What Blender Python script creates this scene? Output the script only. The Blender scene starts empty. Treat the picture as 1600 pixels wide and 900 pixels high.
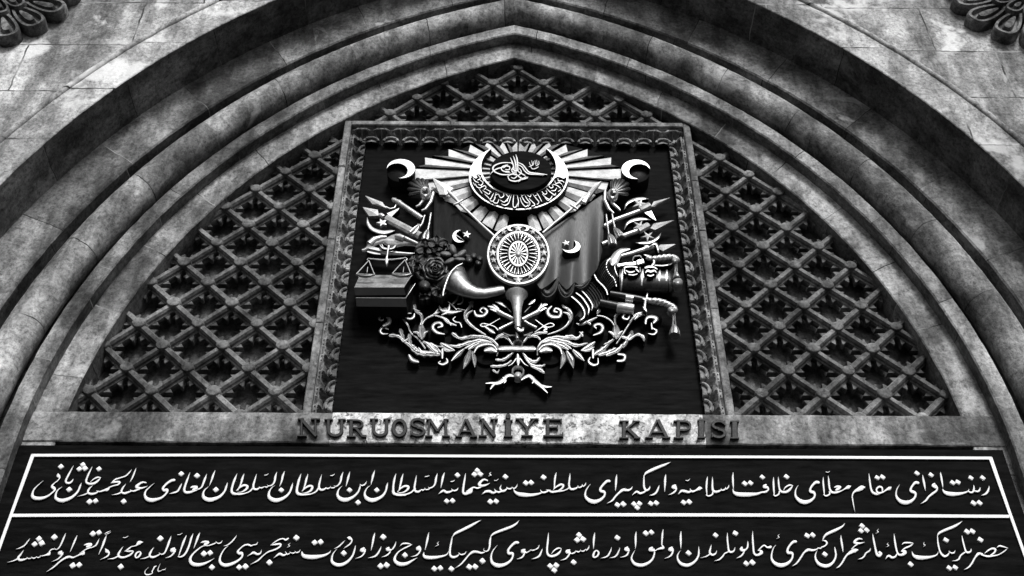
import bpy, math, random
from mathutils import Vector, Matrix
random.seed(7)
R = math.radians
scene = bpy.context.scene
col = scene.collection

# ------------------------------------------------------------------ camera
ZO = 1.6                       # eye height above the street
F_PX, PITCH, YAW, ROLL, CX = 1875.12, 0.7453785, 0.0094603, -0.00057756, -0.0842
CAM = Vector((CX, -6.0, ZO))
fw = Vector((math.sin(YAW)*math.cos(PITCH), math.cos(YAW)*math.cos(PITCH), math.sin(PITCH)))
rt = Vector((math.cos(YAW), -math.sin(YAW), 0)); up = rt.cross(fw)
rt, up = rt*math.cos(ROLL)+up*math.sin(ROLL), up*math.cos(ROLL)-rt*math.sin(ROLL)
cd = bpy.data.cameras.new('camera'); cam = bpy.data.objects.new('camera', cd); col.objects.link(cam)
cd.sensor_width = 36; cd.lens = F_PX/1600*36; cd.clip_end = 500
m = Matrix((rt, up, -fw)).transposed().to_4x4(); m.translation = CAM
cam.matrix_world = m
scene.camera = cam

# ------------------------------------------------------------------ light
SUN_EL, SUN_AZ = 40, 14        # soft bright overcast; brightest part of the sky high, behind the viewer, a little to the right
w = bpy.data.worlds.new('World'); scene.world = w; w.use_nodes = True
nt = w.node_tree; bg = nt.nodes['Background']
sky = nt.nodes.new('ShaderNodeTexSky'); sky.sky_type = 'NISHITA'; sky.sun_disc = False
sky.sun_elevation = R(SUN_EL); sky.sun_rotation = R(180-SUN_AZ)
sky.dust_density = 4; sky.air_density = 1.5
bw = nt.nodes.new('ShaderNodeRGBToBW')   # the photograph is black and white
nt.links.new(sky.outputs[0], bw.inputs[0]); nt.links.new(bw.outputs[0], bg.inputs[0])
bg.inputs[1].default_value = 0.07
sl = bpy.data.lights.new('sun', 'SUN'); sl.energy = 2.0; sl.angle = R(16); sl.color = (1, 1, 1)
so = bpy.data.objects.new('sun', sl); col.objects.link(so)
sd = Vector((math.sin(R(SUN_AZ))*math.cos(R(SUN_EL)), -math.cos(R(SUN_AZ))*math.cos(R(SUN_EL)), math.sin(R(SUN_EL))))
so.rotation_euler = (-sd).to_track_quat('-Z', 'Y').to_euler(); so.location = sd*30
scene.view_settings.view_transform = 'Standard'; scene.view_settings.look = 'None'
scene.view_settings.gamma = 1; scene.view_settings.use_curve_mapping = False
scene.view_settings.exposure = 1.0
scene.cycles.max_bounces = 6

# ------------------------------------------------------------------ points
def at(x, y, Y):
    """a point of the place seen at pixel x, y of the 1600x900 photograph, on the vertical plane at depth Y"""
    d = fw + rt*((x-800)/F_PX) - up*((y-450)/F_PX)
    return CAM + d*((Y-CAM.y)/d.y)
def mpp(x, y, Y):
    return (at(x+1, y, Y)-at(x, y, Y)).length
ZF = dict(A=(540,200,4.0893), B=(800,200,4.0893), C=(540,340,5.), D=(800,340,4.5), E=(560,450,5.), F=(800,450,5.),
          G=(710,220,7.2), H=(740,330,6.9231), P=(0,0,1.),
          a=(1380,700,8.), b=(1190,700,8.), c=(1000,700,8.), d=(810,700,8.), e=(620,700,8.), f=(430,700,8.), g=(240,700,8.), h=(40,700,8.),
          i=(1390,800,8.), j=(1200,800,8.), k=(1000,800,8.), l=(810,800,8.), m=(620,800,8.), n=(420,800,8.), o=(210,800,8.), p=(10,800,8.))
def px(k, x, y, wd=0):
    o = ZF[k]; return (o[0]+x/o[2], o[1]+y/o[2], wd/o[2])
def pts(k, s):
    """'x y,x y' or 'x y w,...' in the tracing frame k -> list of photo pixels"""
    return [px(k, *map(float, q.split())) for q in s.split(',')]

# ------------------------------------------------------------------ mesh helper
class MB:
    def __init__(s): s.v = []; s.f = []; s.uv = []; s.side = set()
    def add(s, vs, fs, uv=None):
        b = len(s.v); s.v += [tuple(v) for v in vs]; s.f += [tuple(i+b for i in f) for f in fs]
        s.uv += (uv if uv else [(0, 0)]*len(vs))
    def loft(s, loops, closed=True, cap0=False, cap1=False, uv=None):
        n = len(loops[0]); vs = [p for l in loops for p in l]; fs = []
        for i in range(len(loops)-1):
            for j in range(n if closed else n-1):
                k = (j+1) % n; fs.append((i*n+j, i*n+k, (i+1)*n+k, (i+1)*n+j))
        if cap0: fs.append(tuple(range(n-1, -1, -1)))
        if cap1: fs.append(tuple(range((len(loops)-1)*n, len(loops)*n)))
        s.add(vs, fs, uv)
    def box(s, x0, x1, y0, y1, z0, z1, bev=0.0):
        if bev:
            def ring(y, e): return [(x0+e, y, z0+e), (x1-e, y, z0+e), (x1-e, y, z1-e), (x0+e, y, z1-e)]
            s.loft([ring(y1, 0), ring(y0+bev, 0), ring(y0, bev)], cap0=True, cap1=True); return
        s.add([(x, y, z) for x in (x0, x1) for y in (y0, y1) for z in (z0, z1)],
              [(0,1,3,2), (4,6,7,5), (0,4,5,1), (2,3,7,6), (0,2,6,4), (1,5,7,3)])
    def prism(s, pp, yf, yb, bev=0.0):
        """outline of photo pixels, front at depth yf, running straight back to yb"""
        fr = [at(p[0], p[1], yf) for p in pp]; bk = [Vector((v.x, yb, v.z)) for v in fr]
        if bev:
            c = sum(fr, Vector())/len(fr); n = len(fr); ins = []
            area = sum(fr[i].x*fr[(i+1)%n].z-fr[(i+1)%n].x*fr[i].z for i in range(n)); sg = 1 if area > 0 else -1
            for i in range(n):
                a, b, d = fr[i-1], fr[i], fr[(i+1)%n]
                n1 = Vector((-(b.z-a.z), 0, b.x-a.x)); n2 = Vector((-(d.z-b.z), 0, d.x-b.x))
                nn = (n1.normalized() if n1.length else n1)+(n2.normalized() if n2.length else n2)
                nn = nn.normalized()*bev*sg if nn.length > 1e-6 else Vector()
                ins.append(b+nn)
            mid = [Vector((v.x, yf+bev, v.z)) for v in fr]
            b = len(s.f); s.loft([bk, mid, ins], cap1=True); s.side.update(range(b, b+n))
        else:
            b = len(s.f); s.loft([bk, fr], cap1=True); s.side.update(range(b, b+len(fr)))
    def tube(s, path, Y, rscale=1.0, n=10, flat=1.0, cap=True, rip=None):
        """path of (px, py, width px[, depth]); round bar centred at depth Y"""
        P = [at(p[0], p[1], p[3] if len(p) > 3 else Y) for p in path]
        loops = []
        for i, p in enumerate(path):
            t = (P[min(i+1, len(P)-1)]-P[max(i-1, 0)]).normalized()
            a = Vector((0, 1, 0)); a = (a-t*a.dot(t)).normalized(); b = t.cross(a)
            r = p[2]/2*mpp(p[0], p[1], P[i].y)*rscale
            loops.append([P[i]+(a*math.cos(q)*flat+b*math.sin(q))*r*(1+(rip(i, q) if rip else 0)) for q in [2*math.pi*k/n for k in range(n)]])
        s.loft(loops, cap0=cap, cap1=cap)
    def ribbon(s, path, yb, yf, rise=0.004, prof=((-1, 0), (0, 1), (1, 0)), seg=5, dome=None):
        """a stroke with varying width, raised from depth yb to yf"""
        q = smooth(path, seg); n = len(q); loops = []
        for i in range(n):
            x, y, wd = q[i]; a = q[max(i-1, 0)]; b = q[min(i+1, n-1)]
            tx, ty = b[0]-a[0], (b[1]-a[1]); L = math.hypot(tx, ty) or 1
            nx, ny = -ty/L*wd/2, tx/L*wd/2
            e = 0.00006*i
            h = rise if dome is None else max(0.002, dome*wd*0.0047)
            lo = []
            f0 = [at(x+nx*k, y+ny*k, yf+h*(1-g)-e) for k, g in prof]
            lo.append(Vector((f0[0].x, yb, f0[0].z))); lo += f0; lo.append(Vector((f0[-1].x, yb, f0[-1].z)))
            loops.append(lo)
        b = len(s.f); m_ = len(loops[0])-1; s.loft(loops, closed=False)
        s.side.update(i for i in range(b, len(s.f)) if (i-b) % m_ in (0, m_-1))
        for lo, rev in ((loops[0], 0), (loops[-1], 1)):
            s.add(lo, [tuple(range(len(lo)))])
    def dome(s, cx, cy, rx, ry, ang, yb, h, n=16, k=4, back=0.0):
        """a rounded boss: ellipse of photo pixels on depth yb, bulging h metres forward"""
        loops = []; ca, sa = math.cos(ang), math.sin(ang)
        for j in range(k+1):
            t = j/k*math.pi/2*0.97; sc = math.cos(t); y = yb-h*math.sin(t)
            loops.append([at(cx+(rx*math.cos(q)*ca-ry*math.sin(q)*sa)*sc, cy+(rx*math.cos(q)*sa+ry*math.sin(q)*ca)*sc, y) for q in [2*math.pi*i/n for i in range(n)]])
        if back: loops.insert(0, [Vector((v.x, yb+back, v.z)) for v in loops[0]])
        s.loft(loops, cap1=True)
    def ring(s, cx, cy, ao, bo, ai, bi, yf, yb, n=56, rnd=0.0025):
        def E(a, b, y): return [at(cx+a*math.cos(q), cy+b*math.sin(q), y) for q in [2*math.pi*i/n for i in range(n)]]
        o, i_ = E(ao, bo, yf), E(ai, bi, yf)
        am, bm = (ao+ai)/2, (bo+bi)/2
        lo = [[Vector((v.x, yb, v.z)) for v in o], [Vector((v.x, v.y+rnd, v.z)) for v in o], E(am, bm, yf), [Vector((v.x, v.y+rnd, v.z)) for v in i_], [Vector((v.x, yb, v.z)) for v in i_]]
        s.loft(lo)
    def build(s, name, mat, parent=None, smooth_angle=None, side=None):
        me = bpy.data.meshes.new(name); me.from_pydata(s.v, [], s.f)
        uvl = me.uv_layers.new(name='UVMap'); d = [0.0]*(2*len(me.loops))
        for i, l in enumerate(me.loops): d[2*i], d[2*i+1] = s.uv[l.vertex_index]
        uvl.data.foreach_set('uv', d)
        import bmesh
        bm = bmesh.new(); bm.from_mesh(me); bm.faces.ensure_lookup_table(); bmesh.ops.recalc_face_normals(bm, faces=bm.faces); bm.to_mesh(me); bm.free()
        if smooth_angle is not None:
            me.polygons.foreach_set('use_smooth', [True]*len(me.polygons))
            me.set_sharp_from_angle(angle=R(smooth_angle))
        me.materials.append(mat)
        if side and s.side:                      # flanks in board black with underside shade painted in, only the face is gilded
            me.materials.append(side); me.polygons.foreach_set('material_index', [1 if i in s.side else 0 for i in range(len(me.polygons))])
        o = bpy.data.objects.new(name, me); col.objects.link(o)
        if parent: o.parent = parent
        return o

def smooth(path, seg):
    P = [(p[0], p[1], p[2]) for p in path]; out = []
    if len(P) == 2: P = [P[0], tuple((a+b)/2 for a, b in zip(*P)), P[1]]
    # round ends
    def cap(a, b):
        L = math.hypot(a[0]-b[0], a[1]-b[1]) or 1; d = ((a[0]-b[0])/L, (a[1]-b[1])/L); w_ = a[2]
        return [(a[0]+d[0]*w_*k, a[1]+d[1]*w_*k, w_*g) for k, g in ((.5, .06), (.42, .5), (.25, .85))]
    for i in range(len(P)-1):
        p0, p1, p2, p3 = P[max(i-1, 0)], P[i], P[i+1], P[min(i+2, len(P)-1)]
        for k in range(seg):
            t = k/seg
            v = [0.5*((2*b)+(-a+c)*t+(2*a-5*b+4*c-d)*t*t+(-a+3*b-3*c+d)*t**3) for a, b, c, d in zip(p0, p1, p2, p3)]
            v[2] = max(v[2], .25); out.append(tuple(v))
    out.append(P[-1])
    pre = cap(P[0], out[1]) if P[0][2] > .9 else []
    post = cap(P[-1], out[-2])[::-1] if P[-1][2] > .9 else []
    return pre+out+post

def thing(name, label, cat, loc, group=None):
    o = bpy.data.objects.new(name, None); col.objects.link(o); o.empty_display_size = .1
    o['label'] = label; o['category'] = cat
    if group: o['group'] = group
    return o
def tag(o, label, cat, group=None):
    o['label'] = label; o['category'] = cat
    if group: o['group'] = group
    return o

# ------------------------------------------------------------------ materials (all neutral: the photograph is black and white)
def G3(v): return (v, v, v, 1)
def new_mat(name):
    mt = bpy.data.materials.new(name); mt.use_nodes = True
    return mt, mt.node_tree, mt.node_tree.nodes['Principled BSDF']
def noise(N, L, vec, scale, detail=6, rough=.6, dist=0):
    t = N.new('ShaderNodeTexNoise'); t.inputs['Scale'].default_value = scale; t.inputs['Detail'].default_value = detail
    t.inputs['Roughness'].default_value = rough; t.inputs['Distortion'].default_value = dist
    L.new(vec, t.inputs['Vector']); return t.outputs['Fac']
def ramp(N, L, fac, stops):
    r = N.new('ShaderNodeValToRGB'); e = r.color_ramp.elements
    e[0].position, e[0].color = stops[0][0], G3(stops[0][1]); e[1].position, e[1].color = stops[-1][0], G3(stops[-1][1])
    for p, v in stops[1:-1]:
        x = e.new(p); x.color = G3(v)
    L.new(fac, r.inputs[0]); return r.outputs[0]
def mix(N, L, fac, a, b, mode='MIX'):
    x = N.new('ShaderNodeMix'); x.data_type = 'RGBA'; x.blend_type = mode
    for s, v in ((0, fac), (6, a), (7, b)):
        if hasattr(v, 'links'): L.new(v, x.inputs[s])
        else: x.inputs[s].default_value = v
    return x.outputs[2]
def stone(name, lo, mid, hi, patch=.6, patch_amt=.8, joints=None, joint_val=.03, big=1.1, bump=.25, patch_val=.62, speck=0):
    mt, t, bs = new_mat(name); N, L = t.nodes, t.links
    tc = N.new('ShaderNodeTexCoord'); ob = tc.outputs['Object']
    n1 = noise(N, L, ob, big, 9, .68, .3)
    mp = N.new('ShaderNodeMapping'); mp.inputs['Scale'].default_value = (5, 5, 1.1); L.new(ob, mp.inputs[0])
    n2 = noise(N, L, mp.outputs[0], 1.0, 7, .65)
    n3 = noise(N, L, ob, 34, 5, .7)
    n5 = noise(N, L, ob, 7, 6, .7, .5)
    c1 = ramp(N, L, n1, ((.37, lo), (.5, mid), (.64, hi)))
    c2 = ramp(N, L, n2, ((.36, .42), (.6, 1.3)))
    c = mix(N, L, 1.0, c1, c2, 'MULTIPLY')
    c3 = ramp(N, L, n3, ((.32, .3), (.5, 1.0), (.68, 1.45))); c = mix(N, L, .85, c, c3, 'MULTIPLY')
    n7 = noise(N, L, ob, 90, 3, .7); c7 = ramp(N, L, n7, ((.30, .35), (.42, 1.0), (.7, 1.15))); c = mix(N, L, .7, c, c7, 'MULTIPLY')
    n8 = noise(N, L, ob, 13, 8, .75, .8); c8 = ramp(N, L, n8, ((.36, .35), (.45, 1.0))); c = mix(N, L, .5, c, c8, 'MULTIPLY')
    c5 = ramp(N, L, n5, ((.34, .62), (.56, 1.12))); c = mix(N, L, .8, c, c5, 'MULTIPLY')
    # pale lime patches left by old repairs
    mp2 = N.new('ShaderNodeMapping'); mp2.inputs['Location'].default_value = (3.1, 1.7, 5.2); L.new(ob, mp2.inputs[0])
    n4 = noise(N, L, mp2.outputs[0], 2.3, 5, .6, .4)
    pf = ramp(N, L, n4, ((patch, 0), (patch+.07, patch_amt*.75)))
    c = mix(N, L, pf, c, G3(patch_val))
    if speck:
        n6 = noise(N, L, ob, 26, 4, .65, .6)
        sf = ramp(N, L, n6, ((.56, 0), (.62, speck))); c = mix(N, L, sf, c, G3(.05))
    hgt = n3
    if joints:
        src, bwid, bht, mort, off = joints
        if src == 'UV': jv = tc.outputs['UV']
        else:
            sp = N.new('ShaderNodeSeparateXYZ'); L.new(ob, sp.inputs[0]); cb = N.new('ShaderNodeCombineXYZ')
            L.new(sp.outputs[0], cb.inputs[0]); L.new(sp.outputs[2], cb.inputs[1]); jv = cb.outputs[0]
        # wobble
        nw = N.new('ShaderNodeTexNoise'); nw.inputs['Scale'].default_value = 9; L.new(ob, nw.inputs['Vector'])
        va = N.new('ShaderNodeVectorMath'); va.operation = 'MULTIPLY_ADD'; L.new(nw.outputs['Color'], va.inputs[0])
        va.inputs[1].default_value = (.03, .03, 0); L.new(jv, va.inputs[2])
        bk = N.new('ShaderNodeTexBrick'); bk.offset = off; bk.inputs['Scale'].default_value = 1
        bk.inputs['Brick Width'].default_value = bwid; bk.inputs['Row Height'].default_value = bht
        bk.inputs['Mortar Size'].default_value = mort; bk.inputs['Mortar Smooth'].default_value = .3
        bk.inputs['Color1'].default_value = G3(.68); bk.inputs['Color2'].default_value = G3(1.2); bk.inputs['Mortar'].default_value = G3(1)
        L.new(va.outputs[0], bk.inputs['Vector'])
        c = mix(N, L, .9, c, bk.outputs['Color'], 'MULTIPLY')
        nb = noise(N, L, ob, 4, 3, .6)
        jm = ramp(N, L, nb, ((.40, .35), (.52, 1.0)))
        jf = mix(N, L, 1.0, bk.outputs['Fac'], jm, 'MULTIPLY')
        nl = noise(N, L, ob, 1.6, 2, .5)
        jc = ramp(N, L, nl, ((.5, joint_val), (.62, .24)))
        c = mix(N, L, jf, c, jc)
    L.new(c, bs.inputs['Base Color']); bs.inputs['Roughness'].default_value = .92
    bs.inputs['Specular IOR Level'].default_value = .2
    bp = N.new('ShaderNodeBump'); bp.inputs['Strength'].default_value = bump; bp.inputs['Distance'].default_value = .02
    ad = N.new('ShaderNodeMath'); ad.operation = 'ADD'; L.new(n3, ad.inputs[0]); L.new(n5, ad.inputs[1])
    L.new(ad.outputs[0], bp.inputs['Height']); L.new(bp.outputs[0], bs.inputs['Normal'])
    return mt
def paint(name, val, rough=.5, metal=0., var=.25, scale=9, grain=None, bump=.1, spec=.5, lo=None):
    mt, t, bs = new_mat(name); N, L = t.nodes, t.links
    tc = N.new('ShaderNodeTexCoord'); ob = tc.outputs['Object']
    if grain:
        mp = N.new('ShaderNodeMapping'); mp.inputs['Scale'].default_value = grain; L.new(ob, mp.inputs[0]); vec = mp.outputs[0]
    else: vec = ob
    n1 = noise(N, L, vec, scale, 8, .65); n2 = noise(N, L, vec, scale*7, 4, .6)
    c = ramp(N, L, n1, ((.3, val*(1-var) if lo is None else lo), (.55, val), (.75, min(1, val*(1+var)))))
    c2 = ramp(N, L, n2, ((.3, 1-var*.6), (.6, 1.0))); c = mix(N, L, 1.0, c, c2, 'MULTIPLY')
    L.new(c, bs.inputs['Base Color']); bs.inputs['Metallic'].default_value = metal
    rr = ramp(N, L, n2, ((.3, rough*.8), (.7, min(1, rough*1.25)))); L.new(rr, bs.inputs['Roughness'])
    bs.inputs['Specular IOR Level'].default_value = spec
    bp = N.new('ShaderNodeBump'); bp.inputs['Strength'].default_value = bump; bp.inputs['Distance'].default_value = .01
    L.new(n2, bp.inputs['Height']); L.new(bp.outputs[0], bs.inputs['Normal'])
    return mt
M = {}
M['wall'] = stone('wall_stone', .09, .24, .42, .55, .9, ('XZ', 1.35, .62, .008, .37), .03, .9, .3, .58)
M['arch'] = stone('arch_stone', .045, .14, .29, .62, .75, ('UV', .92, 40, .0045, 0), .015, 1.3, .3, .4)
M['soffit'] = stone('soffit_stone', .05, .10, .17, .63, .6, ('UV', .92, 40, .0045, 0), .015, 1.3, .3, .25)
M['roll'] = stone('roll_stone', .08, .18, .32, .61, .8, ('UV', .78, 40, .005, 0), .012, 1.6, .3, .4)
M['band'] = stone('band_stone', .07, .18, .32, .62, .85, ('UV', .66, 40, .005, 0), .015, 1.5, .3, .42)
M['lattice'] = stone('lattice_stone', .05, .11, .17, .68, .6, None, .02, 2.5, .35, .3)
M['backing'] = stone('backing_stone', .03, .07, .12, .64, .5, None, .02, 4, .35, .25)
M['frame'] = stone('frame_stone', .08, .15, .22, .64, .7, None, .02, 3, .3, .4)
M['leaf'] = stone('leaf_stone', .08, .165, .26, .7, .4, None, .02, 5, .3, .3)
M['marble'] = stone('pale_marble', .34, .5, .62, .9, .2, None, .02, 4, .3, speck=.85)
M['rosette'] = stone('rosette_stone', .03, .09, .22, .6, .8, None, .02, 3, .35, patch_val=.4)
M['board'] = paint('black_board', .0065, .65, 0, .75, 5, (1, 1, 7), .06, .015)
M['plaque'] = paint('plaque_black', .0055, .65, 0, .7, 5, (1, 1, 6), .06, .012)
M['white'] = paint('white_paint', .64, .5, 0, .1, 8, None, .05)
M['gilt'] = paint('pale_gilding', .5, .4, .45, .3, 14, None, .1)
M['scroll'] = paint('worn_gilding', .42, .36, .6, .5, 16, None, .12)
M['banner'] = paint('dark_banner', .014, .45, 0, .4, 10, None, .1, .08)
M['drum'] = paint('drum_lacquer', .016, .3, 0, .4, 9, None, .05, .3)
M['spine'] = paint('dark_leather', .007, .5, 0, .4, 10, None, .1, .02)
M['ray'] = paint('ray_gilding', .56, .6, .0, .45, 10, (1, 1, 1), .2, .2)
M['silver'] = paint('worn_silver', .5, .32, .6, .4, 12, None, .05)
M['bronze'] = paint('dark_bronze', .14, .3, .9, .4, 9, None, .05)
M['iron'] = paint('black_iron', .009, .4, 0, .4, 9, None, .1, .03)
M['side'] = paint('black_flank', .006, .6, 0, .3, 9, None, .1, .05)  # board black that also paints in shade under rays and pen strokes
M['leafdark'] = paint('dark_flower', .010, .45, 0, .4, 10, None, .2, .2)
M['leafmid'] = paint('grey_petal', .12, .5, 0, .4, 10, None, .2, .3)
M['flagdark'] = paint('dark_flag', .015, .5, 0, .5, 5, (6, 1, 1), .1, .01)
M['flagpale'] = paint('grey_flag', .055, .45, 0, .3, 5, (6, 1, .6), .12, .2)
M['oval'] = paint('grey_enamel', .04, .5, 0, .25, 12, None, .1, .15)
M['letter'] = paint('letter_paint', .022, .55, 0, .3, 12, None, .15, .15)
M['cord'] = paint('gilt_cord', .32, .32, .8, .4, 20, None, .3)
from mathutils import noise as mnoise
# ================================================================== the gate: a pointed moulded arch in an ashlar wall
AC, AZ = 1.653, 4.4908+ZO      # arc centres at x = +-AC, springing height AZ
def arch_pt(r, t, side):
    ph = t*math.acos(AC/r); return (side*(r*math.cos(ph)-AC), AZ+r*math.sin(ph))
def sweep(prof, name, mat, parent, jamb=0.0, n=150, smooth_=None, wear=.0035, vofs=0):
    """profile [(radius, depth)...] carried round both halves of the arch and straight down the jambs"""
    mb = MB()
    vl = [0]
    for a, b in zip(prof, prof[1:]): vl.append(vl[-1]+math.hypot(b[0]-a[0], b[1]-a[1]))
    for side in (-1, 1):
        loops = []; uv = []
        rows = ([None] if jamb is not None else [])+list(range(n+1))
        for i in rows:
            lo = []
            for (r, y), v in zip(prof, vl):
                if i is None: x, z = side*(r-AC), jamb; u = -(AZ-jamb)
                else:
                    x, z = arch_pt(r, i/n, side); u = prof[0][0]*i/n*math.acos(AC/prof[0][0])
                k_ = Vector((x*8, r*7+y*9, z*8)); d_ = wear*(mnoise.noise(k_)+.6*mnoise.noise(k_*3.1)); e_ = wear*mnoise.noise(k_*1.7+Vector((9, 3, 1)))
                lo.append((x+side*d_*.7, y+e_, z+d_*.7)); uv.append((u+side*3.37+vofs+30, v+.4))
            loops.append(lo)
        mb.loft(loops, closed=False, uv=uv)
    return mb.build(name, mat, parent, smooth_)

gate = thing('stone_gateway', 'weathered ashlar gate wall with a deep pointed arch of stepped stone mouldings', 'gateway', (0, 0, 0))
YC, YG, YI, YB = .3854, .4699, .5767, .83
RA, RB, RD, RG, RI = 6.132, 5.817, 5.439, 4.929, 4.712
sweep([(RA, .03), (7.5, .03), (10, .03), (14, .03)], 'wall_face', M['wall'], gate)
# thin bead that borders the arch face
bead = [(RA+.012+.028*math.cos(q), .012-.03*math.sin(q)) for q in [math.pi*k/8 for k in range(9)]]
sweep([(RA+.045, .03)]+bead+[(RA-.02, 0.003)], 'bead_moulding', M['wall'], gate, smooth_=50)
sweep([(RA-.02, .002), (RB+.006, 0), (RB, .006)], 'arch_face', M['wall'], gate, smooth_=None, vofs=.4)
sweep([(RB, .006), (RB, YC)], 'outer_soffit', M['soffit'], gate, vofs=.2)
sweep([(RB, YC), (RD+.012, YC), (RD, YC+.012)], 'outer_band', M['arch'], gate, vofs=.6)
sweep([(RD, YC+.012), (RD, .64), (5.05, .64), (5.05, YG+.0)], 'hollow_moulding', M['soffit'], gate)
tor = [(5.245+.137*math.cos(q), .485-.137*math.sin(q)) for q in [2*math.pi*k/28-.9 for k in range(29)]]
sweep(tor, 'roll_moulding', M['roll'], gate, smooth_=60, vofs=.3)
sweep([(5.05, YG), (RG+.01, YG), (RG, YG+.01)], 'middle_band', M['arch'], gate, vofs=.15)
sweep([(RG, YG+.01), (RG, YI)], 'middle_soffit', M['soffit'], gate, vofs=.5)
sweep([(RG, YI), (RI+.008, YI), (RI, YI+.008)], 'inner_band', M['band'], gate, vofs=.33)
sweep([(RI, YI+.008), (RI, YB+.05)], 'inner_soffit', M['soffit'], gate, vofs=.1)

# lintel under the tympanum: two grey stones and the pale marble slab between them
ZS = 4.902+ZO; ZP = 4.655+ZO
def sill(x0, x1, name, mat, dy=0, amp=.006, seed=1):
    rnd = random.Random(seed); mb = MB(); n = max(4, int((x1-x0)/.07)); loops = []
    for i in range(n+1):
        x = x0+(x1-x0)*i/n; a = rnd.uniform(-amp, amp); b = rnd.uniform(-amp*1.4, amp*.6)
        y = YI-.012-dy
        loops.append([(x, YB+.05, ZS+a*.4), (x, y+.008, ZS+a*.4), (x, y, ZS-.009+a), (x, y+rnd.uniform(0, .002), ZP+.008+b*.5), (x, y+.008, ZP+b*.5), (x, YB+.05, ZP+b*.5)])
    mb.loft(loops, closed=True, cap0=True, cap1=True); return mb.build(name, mat, gate, 40)
XL, XR = at(517, 670, YI).x, at(1100, 670, YI).x
sill(-3.27, XL, 'lintel_stone', M['arch'], 0, .006, 3)
sill(XR, 3.27, 'lintel_stone', M['arch'], 0, .006, 5)
sill(XL+.002, XR-.002, 'marble_slab', M['marble'], .004, .007, 9)
# wall that closes the gate below the inscription, and the opening's head
mb = MB(); mb.box(-3.27, 3.27, .60, .9, 2.6, ZP-.02); mb.build('lower_lintel', M['arch'], gate)

# ground
mb = MB(); mb.box(-60, 60, -80, 40, -.5, 0)
g = mb.build('ground', stone('paving', .03, .05, .08, .8, .2, ('XZ', 1, 1, .01, .5), .02, 1.0, .2), None); g['kind'] = 'structure'

# ------------------------------------------------------------------ rosettes carved on the wall
def petal_loops(c, ang, r0, r1, hw, h):
    """a round-ended petal with a raised rim, sunk field and raised tongue; c centre (x, z)"""
    def outline(k, y, a0, a1):
        out = []; n = 22; L0, L1 = r0+a0, r1-a1; ww = hw*k
        for i in range(n):
            t = i/n*2*math.pi
            # teardrop: narrow at the centre, round at the tip
            s = (1-math.cos(t))/2; x = L0+(L1-L0)*s
            wd = ww*math.sin(t)*(0.45+.75*s)*(1 if s < .6 else 1.0)
            sq = math.copysign(abs(math.sin(t))**.72, math.sin(t))
            wd = ww*sq*(.42+.62*s)
            out.append((c[0]+x*math.cos(ang)-wd*math.sin(ang), y, c[1]+x*math.sin(ang)+wd*math.cos(ang)))
        return out
    Y0 = .03
    return [outline(1, Y0, 0, 0), outline(1, Y0-h*.8, 0, 0), outline(.95, Y0-h, .01, .008), outline(.74, Y0-h, .05, .03), outline(.66, Y0-h*.6, .06, .04),
            outline(.40, Y0-h*.62, .09, .09), outline(.30, Y0-h*.95, .1, .1), outline(.1, Y0-h, .13, .15)]
def rosette(cx, cz, label, a0, seed):
    t = thing('carved_rosette', label, 'rosette', (cx, 0, cz), 'carved rosettes on the wall'); rnd = random.Random(seed)
    for k in range(16):
        mb = MB(); mb.loft(petal_loops((cx, cz), a0+k*math.pi/8+rnd.uniform(-.02, .02), .30, .71+rnd.uniform(-.015, .01), .128, .11), cap1=True)
        mb.build('outer_petal', M['rosette'], t, 35)
    for k in range(14):
        mb = MB(); lp = petal_loops((cx, cz), a0+.2+k*2*math.pi/14, .10, .40, .085, .14); mb.loft(lp, cap1=True)
        mb.build('inner_petal', M['rosette'], t, 35)
    mb = MB(); loops = []
    for r, h in ((.17, 0), (.17, .2), (.13, .25), (.06, .28), (.01, .285)):
        loops.append([(cx+r*math.cos(q), .03-h, cz+r*math.sin(q)) for q in [2*math.pi*i/24 for i in range(24)]])
    mb.loft(loops, cap1=True); mb.build('centre_boss', M['rosette'], t, 40)
RL, RR = at(-4, 4, .03), at(1606, 8, .03)
rosette(RL.x, RL.z, 'dark carved stone rosette on the wall above the left side of the arch', .06, 2)
rosette(RR.x, RR.z, 'carved stone rosette with pale petal faces on the wall right of the arch', .14, 5)

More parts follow.
